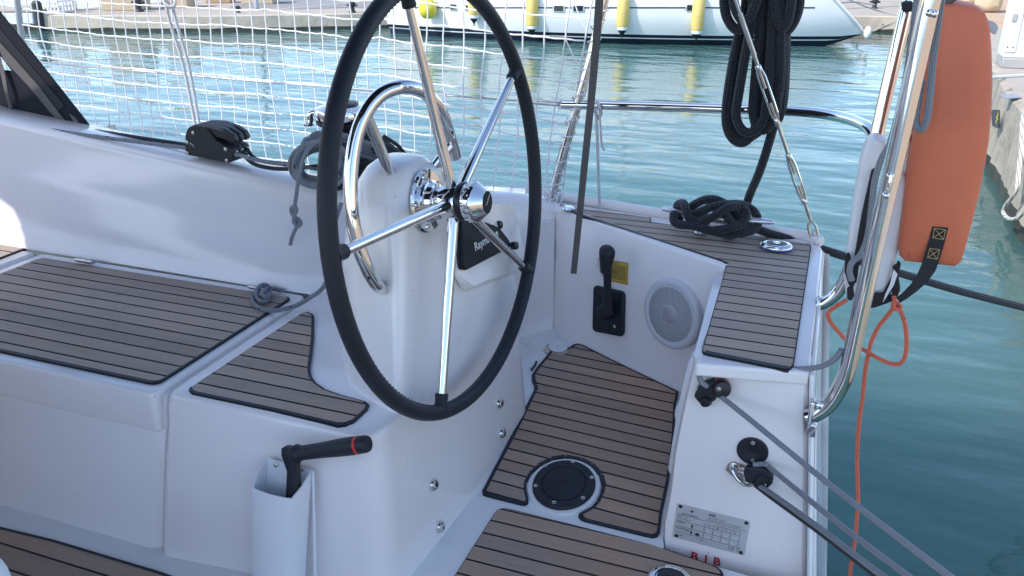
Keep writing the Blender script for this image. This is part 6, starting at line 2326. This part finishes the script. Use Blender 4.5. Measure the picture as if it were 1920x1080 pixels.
b.tube([deckp(.02, .05, 1.15), PY(735, 20, 17), PY(690, 55, 15.2), PY(660, 80, 14)], .010, 8, sm=4)
tag(b.build('bow_line', 'oldrope'), 'thin bow line slanting into the water left of the moored yacht', 'rope')

# unseen table and bulkhead, added to dim the light on the seat front
tbl = thing('shade_table', 'unseen white table added to keep light off the seat front', 'table', W(-2.3, .5, -1.32))
b = MB(); b.prism([W(-3.0, .38, -.62), W(-1.62, .38, -.62), W(-1.62, .72, -.62), W(-3.0, .72, -.62)], V((0, 0, -.04)), 0); b.build('table_top', 'gel', tbl, bevel=.01)
for y in (.37, .73):
    b = MB(); b.prism([W(-3.0, y, -.63), W(-1.62, y, -.63), W(-1.62, y, -1.0), W(-3.0, y, -1.0)], V((0, .018 * (1 if y > .5 else -1), 0)), 0); b.build('leaf', 'teak', tbl, bevel=.004)
for x in (-2.8, -1.85):
    b = MB(); b.box(W(x, .55, -.98), (.16, .22, .68)); b.build('leg', 'gel', tbl, bevel=.01)
b = MB()
b.prism([W(-4.55, -1.2, -1.33), W(-4.55, 2.3, -1.33), W(-4.55, 2.3, -.40), W(-4.55, 1.6, -.25), W(-4.55, -.2, -.25), W(-4.55, -1.2, -.4)], V((-.05, 0, 0)), 0)
b.build('unseen_bulkhead', 'gel', yacht, bevel=.01)  # unseen bulkhead added to cut the light from forward
# ================================================================== LIGHT
to_sun = V((-0.9, -1.0, 1.5)).normalized()
sl = bpy.data.lights.new('sun', 'SUN')
sl.energy = 2.0
sl.angle = rad(0.53)
sl.color = (1.0, 0.965, 0.92)
so = bpy.data.objects.new('sun', sl)
COL.objects.link(so)
so.rotation_euler = (-to_sun).to_track_quat('-Z', 'Y').to_euler()
so.location = (0, 0, 30)
wd_ = bpy.data.worlds.new('World')
sc.world = wd_
wd_.use_nodes = True
wn = wd_.node_tree
bg = wn.nodes['Background']
sky = wn.nodes.new('ShaderNodeTexSky')
sky.sky_type = 'NISHITA'
sky.sun_disc = False
sky.sun_elevation = math.asin(to_sun.z)
sky.sun_rotation = math.atan2(to_sun.x, to_sun.y)
sky.dust_density = 0.7
sky.ozone_density = 1.0
sky.air_density = 0.9
wn.links.new(sky.outputs[0], bg.inputs[0])
bg.inputs[1].default_value = 0.15
sc.view_settings.view_transform = 'Standard'
sc.view_settings.look = 'None'
sc.view_settings.exposure = 1.3
sc.view_settings.gamma = 1
sc.cycles.max_bounces = 8
sc.cycles.glossy_bounces = 5
sc.cycles.caustics_reflective = False
sc.cycles.caustics_refractive = False
sc.cycles.use_denoising = True
